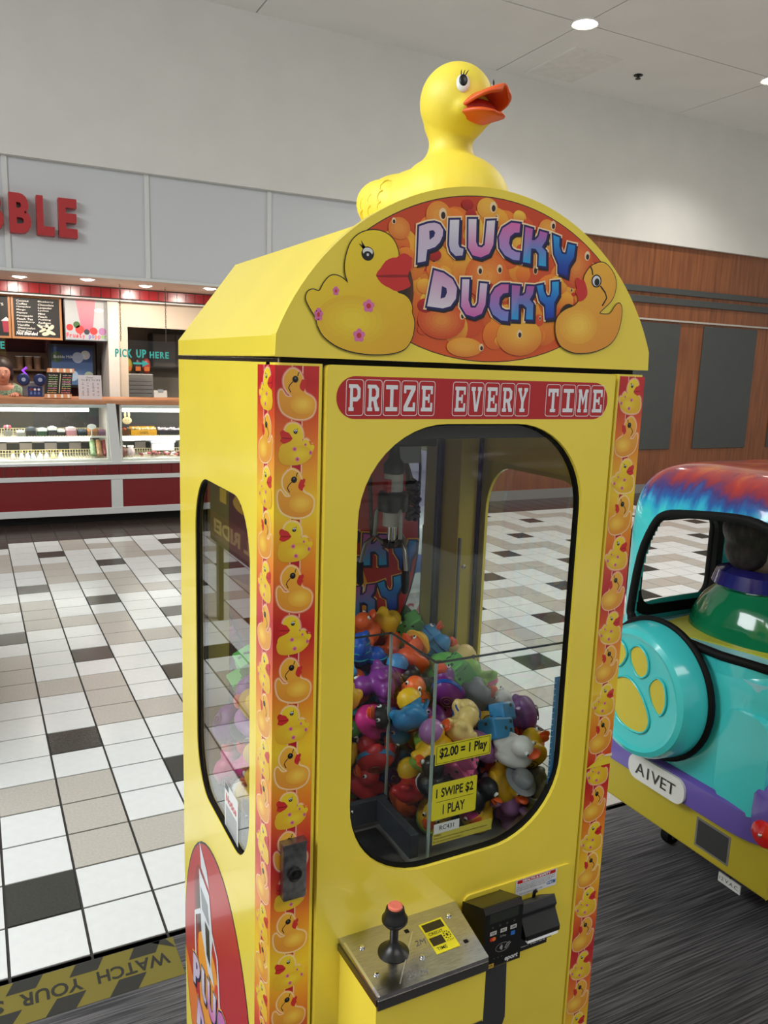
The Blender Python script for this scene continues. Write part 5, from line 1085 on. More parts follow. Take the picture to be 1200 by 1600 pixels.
m.tube(pts, 0.0042, 6); m.tube([pts[-1], (0.03, 0.01, 1.43), (0.01, 0.005, 1.45)], 0.004, 6); m.tube([pts[0], (0.06, 0.02, 1.345), (0.062, 0.02, 1.42), (0.058, 0.02, 1.48)], 0.0025, 6); m.build('coiled_cord', BLACK, claw, 60)
MB().tube([(-0.028, 0.02, 1.31), (-0.034, 0.02, 1.40), (-0.045, 0.02, 1.5)], 0.0035, 8).build('stay_rod', mat('dark_rod', (70, 66, 58), 0.4, 0.6), claw, 60)

# ================================================================ THE DUCK ON TOP
top_ = thing('rubber_duck', 'giant yellow rubber duck sitting on top of the machine hood', 'duck', (0.303, 0.158, 1.768), (0, 0, math.radians(-77)))
DY = mat('duck_yellow', (246, 224, 74), 0.5, noise=0.03, nscale=9, bump=0.15, bscale=60)
m = MB()                                   # +x is the duck's front
m.ell((-0.004, 0, 0.050), (0.118, 0.090, 0.066), n=32, k=20)
m.ell((0.035, 0, 0.06), (0.082, 0.084, 0.068), n=28, k=16)
m.ell((-0.056, 0, 0.064), (0.072, 0.074, 0.050), yrot(math.radians(14)), n=28, k=16)
m.ell((-0.098, 0, 0.076), (0.030, 0.044, 0.022), yrot(math.radians(24)), n=20, k=12)
m.lathe([(0.078, 0.072), (0.064, 0.094), (0.046, 0.112), (0.0345, 0.126), (0.031, 0.138), (0.032, 0.147), (0.040, 0.164)], T(0.026, 0, 0), 32)
m.ell((0.034, 0, 0.195), (0.0525, 0.0525, 0.0535), n=32, k=22)
for s in (-1, 1): m.ell((0.068, 0.018*s, 0.178), (0.018, 0.02, 0.016), n=16)
me = remeshed(m, 0.0035, 'body', DY, 8)
for v in me.vertices: v.co.z = max(v.co.z, 0.0005)
obj_of(me, 'body', top_)
for s in (-1, 1):
    m = MB(); m.ell((-0.035, 0.070*s, 0.056), (0.062, 0.022, 0.036), yrot(math.radians(14)), n=22, k=14); wing = obj_of(m.mesh('wing', DY, 60), 'wing', top_)
    m = MB()
    for r in range(3):
        for q in range(3):
            cxw, czw = -0.062+0.022*r, 0.074-0.016*q+0.003*r; pts = []
            for t in (1.6, 2.3, 3.1, 3.9, 4.6):
                x_, z_ = cxw+0.008*math.cos(t), czw+0.0085*math.sin(t); dx, dz = (x_+0.035)/0.062, (z_-0.056)/0.036
                pts.append((x_, s*(0.070+0.022*math.sqrt(max(0.02, 1-dx*dx-dz*dz))), z_))
            m.tube(pts, 0.0009, 5)
    m.build('feather_line', DY, wing, 60)
BILL = mat('duck_bill_orange', (226, 92, 34), 0.45, noise=0.06, nscale=14)
BILLR = mat('duck_mouth_red', (196, 48, 30), 0.5)
def shell(fn, nu=16, nv=10):
    m = MB(); 
    for i in range(nu+1):
        for j in range(nv+1): m.v.append(fn(i/nu, j/nv))
    for i in range(nu):
        for j in range(nv): a = i*(nv+1)+j; m.face([a, a+nv+1, a+nv+2, a+1])
    return m
# upper bill: wide spoon swept up at the tip; lower bill: shorter scoop
def bill_w(v, w0): return w0*(math.sqrt(max(0.0, 1-(max(0, v-0.5)/0.505)**2)) if v > 0.5 else 1)
def upper(u, v):
    y = (u-0.5)*2; x = 0.076 + 0.050*v - 0.016*(y*y)*(1-v)
    z = 0.1745 + 0.024*(1-y*y)*(1-0.6*v) + 0.016*v**1.5
    return (x, y*bill_w(v, 0.0315), z)
def lower(u, v):
    y = (u-0.5)*2; x = 0.076 + 0.040*v - 0.016*(y*y)*(1-v)
    z = 0.1735 - 0.012*(1-y*y)*(1-v*0.8) - 0.004*v
    return (x, y*bill_w(v, 0.0305), z)
for f_, nm in ((upper, 'upper_bill'), (lower, 'lower_bill')):
    o = shell(f_).build(nm, BILL, top_, 70); s = o.modifiers.new('s', 'SOLIDIFY'); s.thickness = 0.0055; s.offset = 0; b = o.modifiers.new('sub', 'SUBSURF'); b.levels = 1; b.render_levels = 1
MB().ell((0.080, 0, 0.178), (0.018, 0.0285, 0.0125), n=18).build('mouth', BILLR, top_, 60)
for s in (-1, 1):
    n_ = Vector((0.80, 0.58*s, 0.16)).normalized(); c = Vector((0.034, 0, 0.195)); p = Vector((c.x+n_.x*0.0522, n_.y*0.0522, c.z+n_.z*0.053+0.003))
    M_ = T(*p) @ n_.to_track_quat('Z', 'Y').to_matrix().to_4x4()
    e = MB().ell((0, 0, 0), (0.0085, 0.0125, 0.0022), M_ @ Matrix(), n=20, k=8) if False else None
    m = MB(); m.lathe([(1, -0.5), (0.9, 0.3), (0.5, 0.8), (0, 1)], M_ @ Matrix.Diagonal((0.0092, 0.0125, 0.0022, 1)), 22); eye = m.build('eye', mat('eye_white', (238, 236, 228), 0.4), top_, 60)
    m = MB(); m.lathe([(1, -0.5), (0.9, 0.4), (0.5, 0.8), (0, 1)], M_ @ T(0.0, 0.0025, 0.0014) @ Matrix.Diagonal((0.0062, 0.0085, 0.0018, 1)), 20); m.build('pupil', BLACK, eye, 60)
    m = MB()
    for k in (-1, 0, 1): m.tube([tuple(M_ @ Vector((0.003*k, 0.010, 0.0014))), tuple(M_ @ Vector((0.0042*k-0.001*s, 0.0138, 0.0018))), tuple(M_ @ Vector((0.005*k-0.002*s, 0.016, 0.0028)))], [0.0008, 0.0007, 0.0003], 5)
    m.build('eyelash', BLACK, eye)

# ================================================================ THE PRIZES
PC = {'yellow': (240, 190, 34), 'pink': (232, 110, 160), 'orange': (238, 100, 40), 'sky blue': (52, 140, 196), 'purple': (120, 46, 130), 'green': (96, 180, 80), 'red': (206, 48, 52), 'royal blue': (30, 80, 170), 'lilac': (176, 120, 176), 'magenta': (206, 40, 130), 'white': (226, 224, 218), 'lime': (150, 196, 84), 'black': (30, 30, 34), 'grey': (120, 124, 128), 'cream': (238, 208, 130), 'teal': (40, 140, 150)}
def pm_(c): return mat('prize_' + c.replace(' ', '_'), PC[c], 0.38, spec=0.45)
BO = mat('prize_bill', (230, 90, 36), 0.4)
S = 0.034
def duck_body():
    m = MB(); m.ell((0, 0, -0.012), (0.034, 0.027, 0.020), n=16, k=10); m.ell((-0.027, 0, -0.002), (0.013, 0.013, 0.008), yrot(0.6), n=12, k=8)
    m.ell((0.013, 0, 0.018), (0.0195, 0.0185, 0.0185), n=16, k=10); m.lathe([(0.018, -0.006), (0.0145, 0.004), (0.015, 0.012)], T(0.012, 0, 0), 14)
    for s in (-1, 1): m.ell((-0.008, 0.023*s, -0.008), (0.018, 0.007, 0.010), yrot(0.25), n=12, k=8)
    return remeshed(m, 0.0036, 'duck_body', WHITEP, 2)
DB = duck_body()
m = MB(); m.ell((0.034, 0, 0.017), (0.012, 0.012, 0.0035), yrot(-0.35), n=12, k=6); m.ell((0.032, 0, 0.0115), (0.010, 0.010, 0.003), yrot(0.1), n=12, k=6); M_BILL = m.mesh('bill', BO, 60)
m = MB()
for s in (-1, 1): m.ell((0.0265, 0.0118*s, 0.0245), (0.0032, 0.0035, 0.0045), n=10, k=6)
M_EYEW = m.mesh('eyes', mat('prize_eye_white', (240, 240, 236), 0.3), 60)
m = MB()
for s in (-1, 1): m.ell((0.0288, 0.0128*s, 0.0245), (0.0018, 0.0022, 0.0028), n=8, k=6)
M_EYEB = m.mesh('pupils', BLACK, 60)
m = MB(); m.lathe([(0.028, 0.0), (0.029, 0.002), (0.019, 0.004), (0.017, 0.015), (0.012, 0.019), (0, 0.020)], T(0.009, 0, 0.027) @ yrot(-0.25), 18); M_HAT = m.mesh('hat', WHITEP, 50)
m = MB(); m.lathe([(0.0206, -0.004), (0.0208, 0.006), (0.016, 0.015), (0.008, 0.020), (0, 0.0212)], T(0.011, 0, 0.019) @ yrot(-0.3), 18); M_CAP = m.mesh('cap', WHITEP, 60)
m = MB()
for x, r1, r2 in ((-0.016, 0.0245, 0.0185), (-0.002, 0.0280, 0.0208), (0.012, 0.0265, 0.0195)): m.tube([(x, r1*math.cos(2*PI*k/20), -0.012 + r2*math.sin(2*PI*k/20)) for k in range(20)], 0.0016, 5, closed=True)
m.tube([(0.013+0.0, 0.019*math.cos(2*PI*k/18), 0.020+0.019*math.sin(2*PI*k/18)) for k in range(18)], 0.0014, 5, closed=True); M_STR = m.mesh('stripes', WHITEP, 60)
m = MB()
for r in (0.013, 0.006): m.tube([(r*math.cos(2*PI*k/18), r*0.85*math.sin(2*PI*k/18), -0.0322+0.0012*(r < 0.01)*0) for k in range(18)], 0.0009, 5, closed=True)
M_RING = m.mesh('squeaker_ring', mat('squeaker_brown', (110, 70, 40), 0.5), 60)
m = MB(); m.lathe([(0.0285, -0.004), (0.029, 0.003), (0.024, 0.004), (0.018, 0.004)], T(0.0, 0, -0.012) @ Matrix.Diagonal((1.18, 0.97, 1, 1)), 20); M_RUFF = m.mesh('shirt', WHITEP, 50)
def rbox(cx_, cy_, cz_, sx, sy, sz, M=None):
    m = MB(); m.box(-sx, sx, -sy, sy, -sz, sz); o = m.build('t', WHITEP, None, bevel=0.004, seg=2); me = evaluated(o, 'b'); bpy.data.objects.remove(o); me.transform(T(cx_, cy_, cz_) @ (M or Matrix())); return me
def joinmesh(mes, name, mt):
    bm = bmesh.new()
    for x in mes: bm.from_mesh(x)
    me = bpy.data.meshes.new(name); bm.to_mesh(me); bm.free(); me.materials.append(mt); return me
M_BLK = joinmesh([rbox(-0.008, 0, -0.012, 0.026, 0.020, 0.018), rbox(0.016, 0, 0.017, 0.017, 0.017, 0.015), rbox(0.034, 0, 0.014, 0.006, 0.011, 0.004)], 'block_body', WHITEP)
m = MB(); random.seed(21)
for k in range(22):
    f = random.choice(((-0.008, 0, -0.012, 0.026, 0.020, 0.018), (0.016, 0, 0.017, 0.017, 0.017, 0.015))); ax = random.choice((0, 1, 2)); s = random.choice((-1, 1))
    p = [f[i] + random.uniform(-0.75, 0.75)*f[3+i] for i in range(3)]; p[ax] = f[ax] + s*f[3+ax]*1.005; h_ = [0.0026, 0.0026, 0.0026]; h_[ax] = 0.0006
    m.box(p[0]-h_[0], p[0]+h_[0], p[1]-h_[1], p[1]+h_[1], p[2]-h_[2], p[2]+h_[2])
M_SPOT = m.mesh('spots', mat('prize_spot', (34, 60, 40), 0.5))
m = MB(); m.box(-0.02, 0.0, -0.012, 0.012, 0.006, 0.0075); m.box(-0.018, -0.002, -0.010, 0.010, 0.0075, 0.0085); M_PLATE = m.mesh('saddle', WHITEP)
m = MB(); m.ell((0.006, 0, -0.014), (0.03, 0.022, 0.019), n=14, k=8); M_BELLY = m.mesh('belly', mat('prize_belly', (232, 230, 224), 0.4), 60)
m = MB()
for s in (-1, 1): m.ell((0.010, 0.024*s, 0.02), (0.006, 0.012, 0.014), zrot(0.4*s), n=12, k=8)
M_EARS = m.mesh('ears', WHITEP, 60)
m = MB(); m.tube([(0.03, 0, 0.018), (0.038, 0, 0.010), (0.040, 0, -0.002), (0.044, 0, -0.006)], [0.007, 0.006, 0.005, 0.0045], 10); M_TRUNK = m.mesh('trunk', WHITEP, 60)
def colour(o, mt):
    if len(o.data.materials) == 0: o.data.materials.append(WHITEP)
    o.material_slots[0].link = 'OBJECT'; o.material_slots[0].material = mt
def add(root, me, name, mt=None):
    o = obj_of(me, name, root)
    if mt: colour(o, mt)
    return o
def prize(kind, c, c2, loc, rot, label, group):
    base = M_BLK if kind == 'block' else DB
    o = obj_of(base, 'toy_duck' if kind not in ('block', 'elephant', 'penguin') else {'block': 'toy_block_animal', 'elephant': 'toy_elephant', 'penguin': 'toy_penguin'}[kind], None, loc, rot)
    colour(o, pm_(c)); tag(o, label, 'toy', group)
    if kind == 'block': add(o, M_SPOT, 'spots'); add(o, M_PLATE, 'saddle', pm_(c)); return o
    if kind == 'elephant':
        add(o, M_EARS, 'ears', pm_(c)); add(o, M_TRUNK, 'trunk', pm_(c)); add(o, M_EYEB, 'eyes'); return o
    add(o, M_BILL, 'bill'); w = add(o, M_EYEW, 'eyes'); add(w, M_EYEB, 'pupils'); add(o, M_RING, 'squeaker_ring')
    if kind == 'hat': add(o, M_HAT, 'hat', pm_(c2))
    if kind == 'cap': add(o, M_CAP, 'cap', pm_(c2))
    if kind == 'striped': add(o, M_STR, 'stripes', pm_(c2))
    if kind == 'shirt': add(o, M_RUFF, 'shirt', pm_(c2))
    if kind == 'penguin': add(o, M_BELLY, 'belly')
    return o
# pile: drop toys one by one to the lowest free spot of the bin
random.seed(31)
RAD = 0.0288
placed = []
def free_z(x, y):
    z = 0.834 + RAD
    for a, b, c in placed:
        d2 = (x-a)**2 + (y-b)**2
        if d2 < 4*RAD*RAD: z = max(z, c + math.sqrt(4*RAD*RAD - d2))
    return z
def cap_z(x, y): return 1.052 + 0.05*(y-0.25)/0.2 - 0.055*max(0, (x-0.38)/0.18)*(1 - 0.6*y/0.47)
def ok_xy(x, y):
    if not (0.022+RAD < x < MW-0.022-RAD and 0.036+RAD < y < 0.470-RAD): return False
    if x < 0.266+RAD and y < 0.176+RAD: return False
    if (x > MW-0.066-RAD or x < 0.066+RAD) and y > 0.395-RAD: return False
    return True
fails = 0
while fails < 60 and len(placed) < 290:
    best = None
    for k in range(40):
        x, y = random.uniform(0.02, 0.57), random.uniform(0.03, 0.47)
        if not ok_xy(x, y): continue
        z = free_z(x, y)
        if z < cap_z(x, y) and (best is None or z < best[2]): best = (x, y, z)
    if best is None: fails += 1
    else: placed.append(best)
combos = []
cols = list(PC)
weights = [('yellow', 26), ('pink', 6), ('orange', 9), ('sky blue', 9), ('purple', 6), ('green', 7), ('red', 7), ('royal blue', 5), ('lilac', 4), ('magenta', 6), ('white', 6), ('lime', 6), ('black', 4), ('grey', 4), ('cream', 5), ('teal', 3)]
wl = [c for c, n in weights for _ in range(n)]
used = {}
def near(p, i, q=0):
    return sorted((j for j in range(len(placed)) if j != i), key=lambda j: sum((placed[j][k]-p[k])**2 for k in range(3)))[q]
spec = []
for i, p in enumerate(placed):
    r = random.random(); kind = 'plain' if r < 0.30 else 'hat' if r < 0.46 else 'cap' if r < 0.62 else 'striped' if r < 0.72 else 'shirt' if r < 0.82 else 'block' if r < 0.90 else 'penguin' if r < 0.95 else 'elephant'
    c = random.choice(wl)
    if kind == 'penguin': c = random.choice(('black', 'royal blue', 'grey'))
    if kind == 'elephant': c = random.choice(('grey', 'lilac', 'sky blue'))
    if kind == 'block': c = random.choice(('lime', 'sky blue', 'green', 'pink'))
    c2 = random.choice([q for q in wl if q != c]); spec.append((kind, c, c2))
def noun(s):
    k, c, c2 = s
    return {'plain': f'plain {c} rubber duck', 'hat': f'{c} rubber duck in a {c2} brimmed hat', 'cap': f'{c} rubber duck with a {c2} cap', 'striped': f'{c} rubber duck with {c2} stripes', 'shirt': f'{c} rubber duck wearing a {c2} shirt band', 'block': f'{c} block animal toy with dark spots', 'penguin': f'{c} penguin toy with white belly', 'elephant': f'{c} elephant toy with big ears'}[k]
def short(s): return {'plain': f'plain {s[1]} duck', 'hat': f'{s[1]} duck in {s[2]} hat', 'cap': f'{s[1]} duck in {s[2]} cap', 'striped': f'{s[1]} {s[2]}-striped duck', 'shirt': f'{s[1]} duck in {s[2]} shirt', 'block': f'{s[1]} block toy', 'penguin': f'{s[1]} penguin', 'elephant': f'{s[1]} elephant'}[s[0]]
for i, (p, s) in enumerate(zip(placed, spec)):
    lev = 'on top' if p[2] > cap_z(p[0], p[1]) - 0.05 else ('at the bottom' if p[2] < 0.89 else 'halfway down')
    side = 'by the front sheet' if p[1] < 0.10 else 'by the mirror' if p[1] > 0.40 else 'by the far side window' if p[0] > 0.50 else 'by the notice window' if p[0] < 0.09 else 'behind the prize chute' if (p[0] < 0.27 and p[1] < 0.26) else 'mid heap'
    n_ = noun(s); cand_ = [f'{n_}, {lev} {side}'] + [f'{n_}, {lev} {side}, touching a {short(spec[near(p, i, q)])}' for q in range(5)] + [f'{n_}, {lev}, touching a {short(spec[near(p, i, q)])}' for q in range(5)]
    if lev == 'on top': cand_.insert(0, f'{n_} on top of the heap {side}')
    lab = next((q for q in cand_ if q not in used and len(q.replace(',', '').split()) <= 16), None)
    if lab is None: lab = cand_[0]
    used[lab] = 1
    e = Euler((random.uniform(-PI, PI), random.uniform(-PI, PI), random.uniform(-PI, PI)))
    if random.random() < 0.55: e = Euler((random.uniform(-0.9, 0.9), random.uniform(-0.9, 0.9), random.uniform(-PI, PI)))
    prize(s[0], s[1], s[2], (p[0], p[1], p[2]), e, lab, 'toy ducks heaped in the claw machine')

# ================================================================ THE RIDE-ON CAR (tail towards the machine, facing +x)
car = thing('ride_on_car', 'turquoise coin ride car with tie dye roof and paw print wheel cover', 'ride', (1.42, 0.60, 0.003))
AQUA = mat('aqua_fibreglass', (70, 210, 212), 0.18, noise=0.03, nscale=3, coat=0.5)
PURP = mat('violet_fibreglass', (106, 88, 176), 0.22, coat=0.3)
MUST = mat('mustard_panel', (190, 172, 44), 0.4)
# tie dye: aqua body running to blue, red and yellow flames on the roof
td = bpy.data.materials.new('tie_dye_roof'); td.use_nodes = True; nt = td.node_tree; b = nt.nodes['Principled BSDF']; b.inputs['Roughness'].default_value = 0.15; b.inputs['Coat Weight'].default_value = 0.6
tc = nt.nodes.new('ShaderNodeTexCoord'); mp = nt.nodes.new('ShaderNodeMapping'); mp.inputs['Scale'].default_value = (7, 13, 3.0); nt.links.new(tc.outputs['Object'], mp.inputs[0])
n1 = nt.nodes.new('ShaderNodeTexNoise'); n1.inputs['Scale'].default_value = 1.7; n1.inputs['Detail'].default_value = 5; nt.links.new(mp.outputs[0], n1.inputs['Vector'])
sx = nt.nodes.new('ShaderNodeSeparateXYZ'); nt.links.new(tc.outputs['Object'], sx.inputs[0])
mr = nt.nodes.new('ShaderNodeMapRange'); mr.inputs['From Min'].default_value = 1.17; mr.inputs['From Max'].default_value = 1.40; nt.links.new(sx.outputs['Z'], mr.inputs['Value'])
ad = nt.nodes.new('ShaderNodeMath'); ad.operation = 'MULTIPLY_ADD'; ad.inputs[1].default_value = 0.75; nt.links.new(n1.outputs['Fac'], ad.inputs[0]); 
sb = nt.nodes.new('ShaderNodeMath'); sb.operation = 'SUBTRACT'; sb.inputs[1].default_value = 0.375; nt.links.new(mr.outputs[0], sb.inputs[0]); nt.links.new(sb.outputs[0], ad.inputs[2])
rp = nt.nodes.new('ShaderNodeValToRGB'); el = rp.color_ramp.elements; el[0].position = 0.12; el[0].color = L((70, 210, 212)); el[1].position = 0.97; el[1].color = L((214, 190, 60))
for ps_, c in ((0.24, (50, 176, 214)), (0.36, (30, 96, 170)), (0.47, (60, 50, 120)), (0.58, (140, 40, 60)), (0.72, (176, 46, 40)), (0.86, (206, 104, 40))): e = el.new(ps_); e.color = L(c)
nt.links.new(ad.outputs[0], rp.inputs[0]); nt.links.new(rp.outputs[0], b.inputs['Base Color'])

# cabin shell: rounded box, hollowed, windows cut out by boolean
def superbox(x0, x1, y0, y1, z0, z1, e=0.45, nu=40, nv=24, taper=0.0):
    m = MB(); cx_, cy_, cz_ = (x0+x1)/2, (y0+y1)/2, (z0+z1)/2; sg = lambda c, p: math.copysign(abs(c)**p, c)
    m.v.append((cx_, cy_, z0))
    for j in range(1, nv):
        ph = -PI/2 + PI*j/nv; k = 1 - taper*(math.sin(ph)+1)/2
        for i in range(nu):
            th = 2*PI*i/nu
            m.v.append((cx_+(x1-x0)/2*k*sg(math.cos(ph), e)*sg(math.cos(th), e), cy_+(y1-y0)/2*k*sg(math.cos(ph), e)*sg(math.sin(th), e), cz_+(z1-z0)/2*sg(math.sin(ph), e)))
    m.v.append((cx_, cy_, z1)); last = len(m.v)-1
    for i in range(nu): m.face([0, 1+(i+1) % nu, 1+i]); m.face([last, last-nu+i, last-nu+(i+1) % nu])
    for j in range(nv-2):
        for i in range(nu): m.face([1+j*nu+i, 1+j*nu+(i+1) % nu, 1+(j+1)*nu+(i+1) % nu, 1+(j+1)*nu+i])
    return m
def cut(me_o, cutters):
    for c in cutters:
        bm = bmesh.new(); bm.from_mesh(c.data); bmesh.ops.remove_doubles(bm, verts=bm.verts, dist=1e-5); bmesh.ops.recalc_face_normals(bm, faces=bm.faces); bm.to_mesh(c.data); bm.free()
        bo = me_o.modifiers.new('b', 'BOOLEAN'); bo.operation = 'DIFFERENCE'; bo.object = c; bo.solver = 'FAST'
    out = evaluated(me_o, me_o.data.name); bpy.data.objects.remove(me_o)
    for c in cutters: bpy.data.objects.remove(c)
    return out
# local frame: x from the tail (0) forwards, y across (-0.32..0.32), z up
rearw = [(-0.268, 0.875), (-0.255, 0.862), (0.17, 0.862), (0.205, 0.872), (0.215, 0.90), (0.19, 1.06), (0.15, 1.16), (0.12, 1.195), (0.06, 1.212), (-0.12, 1.232), (-0.20, 1.225), (-0.235, 1.20), (-0.255, 1.10)]
rearw = smooth_loop(ccw(rearw), 3)
sidew = rrect(0.10, 0.455, 0.855, 1.155, 0.06, 6)
frontw = rrect(-0.26, 0.26, 0.88, 1.22, 0.07, 6)
def in_poly(x, y, l):
    c = False
    for i in range(len(l)):
        (x1, y1), (x2, y2) = l[i-1], l[i]
        if (y1 > y) != (y2 > y) and x < (x2-x1)*(y-y1)/(y2-y1)+x1: c = not c
    return c
me = remeshed(superbox(0.0, 0.78, -0.318, 0.318, 0.62, 1.345, 0.36, 64, 48, 0.03), 0.0075, 'cabin', td, 3)
bm = bmesh.new(); bm.from_mesh(me); dead = []
for f in bm.faces:
    c = f.calc_center_median()
    if c.z < 0.70 or (c.x < 0.2 and abs(f.normal.x) > 0.3 and in_poly(c.y, c.z, rearw)) or (abs(c.y) > 0.25 and abs(f.normal.y) > 0.5 and in_poly(c.x, c.z, sidew)) or (c.x > 0.6 and f.normal.x > 0.5 and in_poly(c.y, c.z, frontw)): dead.append(f)
bmesh.ops.delete(bm, geom=dead, context='FACES'); bm.to_mesh(me); bm.free()
cabo = obj_of(me, 'cabin', car); so_ = cabo.modifiers.new('s', 'SOLIDIFY'); so_.thickness = 0.018; so_.offset = -1
# trims follow the openings
def ximg(y, z):  # x of the rear shell at y, z
    cz_, hz = (0.62+1.345)/2, (1.345-0.62)/2; e = 0.36
    sp_ = max(-1, min(1, (z-cz_)/hz)); cp = max(0.0, 1-abs(sp_)**(2/e))**(e/2); k = 1-0.03*(abs(sp_)**(1/e)*(1 if sp_ > 0 else -1)+1)/2
    t = min(0.999, abs(y)/(0.318*k*cp+1e-6)); ct = max(0.0, 1-t**(2/e))**(e/2)
    return 0.39 - 0.39*k*cp*ct
MB().tube([(ximg(a, b)-0.002, a, b) for a, b in rearw], 0.0125, 10, closed=True).build('window_trim', BLACKM, car, 60)
for s in (-1, 1): MB().tube([(a, s*0.312, b) for a, b in sidew], 0.014, 8, closed=True).build('window_trim', BLACKM, car, 60)
MB().tube([(0.775, a, b) for a, b in frontw], 0.013, 8, closed=True).build('window_trim', BLACKM, car, 60)
pil = MB(); pil.prism([rrect(0.085, 0.47, 0.835, 1.17, 0.07, 6), rrect(0.115, 0.44, 0.868, 1.142, 0.055, 6)], XZ(0), -0.296, -0.278); pil.build('window_surround', BLACKM, car)
# lower body
bd = superbox(0.0, 1.15, -0.345, 0.345, 0.36, 0.90, 0.30, 48, 24).build('bd', AQUA)
hol = MB(); hol.prism([rrect(0.03, 0.70, -0.285, 0.285, 0.06, 5)], XY(0), 0.66, 1.2); hol = hol.build('h', AQUA)
me = cut(bd, [hol]); me.polygons.foreach_set('use_smooth', [True]*len(me.polygons)); me.set_sharp_from_angle(angle=math.radians(40)); obj_of(me, 'body', car)
MB().prism([rrect(0.012, 0.60, -0.28, 0.28, 0.05, 5)], XY(0), 0.80, 0.82).build('parcel_shelf', mat('pale_blue_shelf', (150, 214, 224), 0.35), car)
sh = MB(); sh.prism([smooth_loop([(0.10, 0.20), (0.15, 0.225), (0.55, 0.24), (0.55, -0.26), (0.24, -0.26), (0.20, -0.10), (0.15, 0.08)], 3)], XY(0), 0.8205, 0.824); sh.build('shelf_inlay', mat('lemon_inlay', (206, 200, 60), 0.4), car)
# raised tail panels beside the wheel cover
MB().prism([rrect(-0.31, -0.16, 0.47, 0.74, 0.05, 6)], lambda a, b, w: (-w, a, b), -0.02, 0.006).build('tail_panel', AQUA, car, bevel=0.005, seg=3)
# spare wheel cover with paw print
wc = bpy.data.objects.new('wheel_cover', None); COL.objects.link(wc); wc.parent = car; wc.location = (-0.0, 0.062, 0.70)
AX = yrot(-PI/2)
MB().lathe([(0.198, 0.0), (0.196, 0.03), (0.19, 0.085), (0.182, 0.103), (0.168, 0.110), (0.158, 0.105), (0.152, 0.104), (0.0, 0.106)], AX, 64).build('cover', AQUA, wc, 35)
MB().tube([(-0.018, 0.2*math.cos(2*PI*k/48), 0.2*math.sin(2*PI*k/48)) for k in range(48)], 0.010, 8, closed=True).build('black_rim', BLACKM, wc, 60)
PAWY = mat('paw_yellow', (214, 196, 62), 0.4)
def pad(pts): 
    m = MB(); l = smooth_loop(ccw(pts), 4)
    m.poly([l], lambda a, b, w: (-w, -a, b), 0.1068, 0); m.build('paw_pad', PAWY, wc)
    MB().tube([(-0.1075, -a, b) for a, b in offset(l, 0.002)], 0.0035, 6, closed=True).build('pad_rim', AQUA, wc, 60)
pad([(-0.075, -0.005), (-0.06, -0.08), (-0.01, -0.108), (0.05, -0.10), (0.07, -0.06), (0.045, -0.01), (0.0, 0.03), (-0.045, 0.03)])
pad([(0.02, 0.055), (-0.012, 0.085), (-0.018, 0.12), (0.01, 0.14), (0.042, 0.118), (0.048, 0.075)])
pad([(0.075, 0.0), (0.062, 0.04), (0.085, 0.072), (0.112, 0.06), (0.122, 0.01), (0.105, -0.025)])
pad([(-0.06, 0.06), (-0.095, 0.09), (-0.09, 0.13), (-0.055, 0.13), (-0.035, 0.10)])
pad([(-0.10, 0.01), (-0.13, 0.03), (-0.135, 0.075), (-0.105, 0.08), (-0.085, 0.045)])
# bumper, fenders, plate, lamps
bm_ = superbox(-0.018, 1.17, -0.372, 0.372, 0.385, 0.50, 0.28, 48, 16).build('bumper', PURP, car, 40)
for s in (-1, 1): obj_of(superbox(-0.02, 0.50, -0.065, 0.065, 0.40, 0.60, 0.5, 32, 16).mesh('fender', PURP, 40), 'fender', car, (0, s*0.325, 0))
pt_ = MB(); pt_.prism([rrect(-0.13, 0.085, 0.398, 0.475, 0.034, 8)], lambda a, b, w: (-0.018-w, -a, b), -0.004, 0.005)
plate2 = pt_.build('number_plate', mat('plate_white', (226, 226, 222), 0.4), car, bevel=0.002, loc=(-0.002, 0, 0))
A = MB(); art_text(A, 'A1VET', lambda a, b, w: (-0.0252-w, -a, b), -0.098, 0.418, 0.036, 0.152, (24, 24, 26), 0.0004); A.build('plate_print', PRINT, plate2)
tl = MB(); tl.lathe([(0.036, 0.0), (0.034, 0.012), (0.02, 0.02), (0.0, 0.022)], T(-0.012, -0.335, 0.462) @ yrot(-PI/2), 24); tail = tl.build('tail_light', mat('tail_red', (216, 22, 24), 0.15, coat=0.5), car, 40)
tl = MB(); tl.lathe([(0.036, 0.0), (0.034, 0.012), (0.02, 0.02), (0.0, 0.022)], T(-0.012, 0.335, 0.462) @ yrot(-PI/2), 24); tl.build('tail_light', MATS['tail_red'], car, 40)
MB().lathe([(0.006, 0.02), (0.005, 0.025), (0, 0.026)], T(-0.012, -0.335, 0.462) @ yrot(-PI/2), 12).build('lamp_screw', CHROME, tail, 40)
# skirt and shade base
sk = MB(); sk.prism([[(0.02, 0.262), (1.12, 0.262), (1.12, 0.40), (0.02, 0.40)]], XZ(0), -0.335, 0.335); sk.build('skirt', MUST, car, bevel=0.006)
MB().box(0.40, 1.0, -0.26, 0.26, 0.015, 0.30).build('base_shade_block', mat('base_underside_shade', (30, 30, 30), 0.6), car, bevel=0.01)  # ride base, made deep and dark to stand for the shadow underneath
stk = MB(); stk.prism([[(0.10, 0.285), (0.215, 0.285), (0.215, 0.372), (0.10, 0.372)]], lambda a, b, w: (0.0198-w, -a, b), -0.001, 0.0006); so = stk.build('info_sticker', mat('sticker_grey', (120, 118, 112), 0.5), car)
A = MB(); A.poly([[(0.106, 0.291), (0.209, 0.291), (0.209, 0.366), (0.106, 0.366)]], lambda a, b, w: (0.0190-w, -a, b), 0.0, 0, (60, 60, 60)); A.build('sticker_print', PRINT, so)
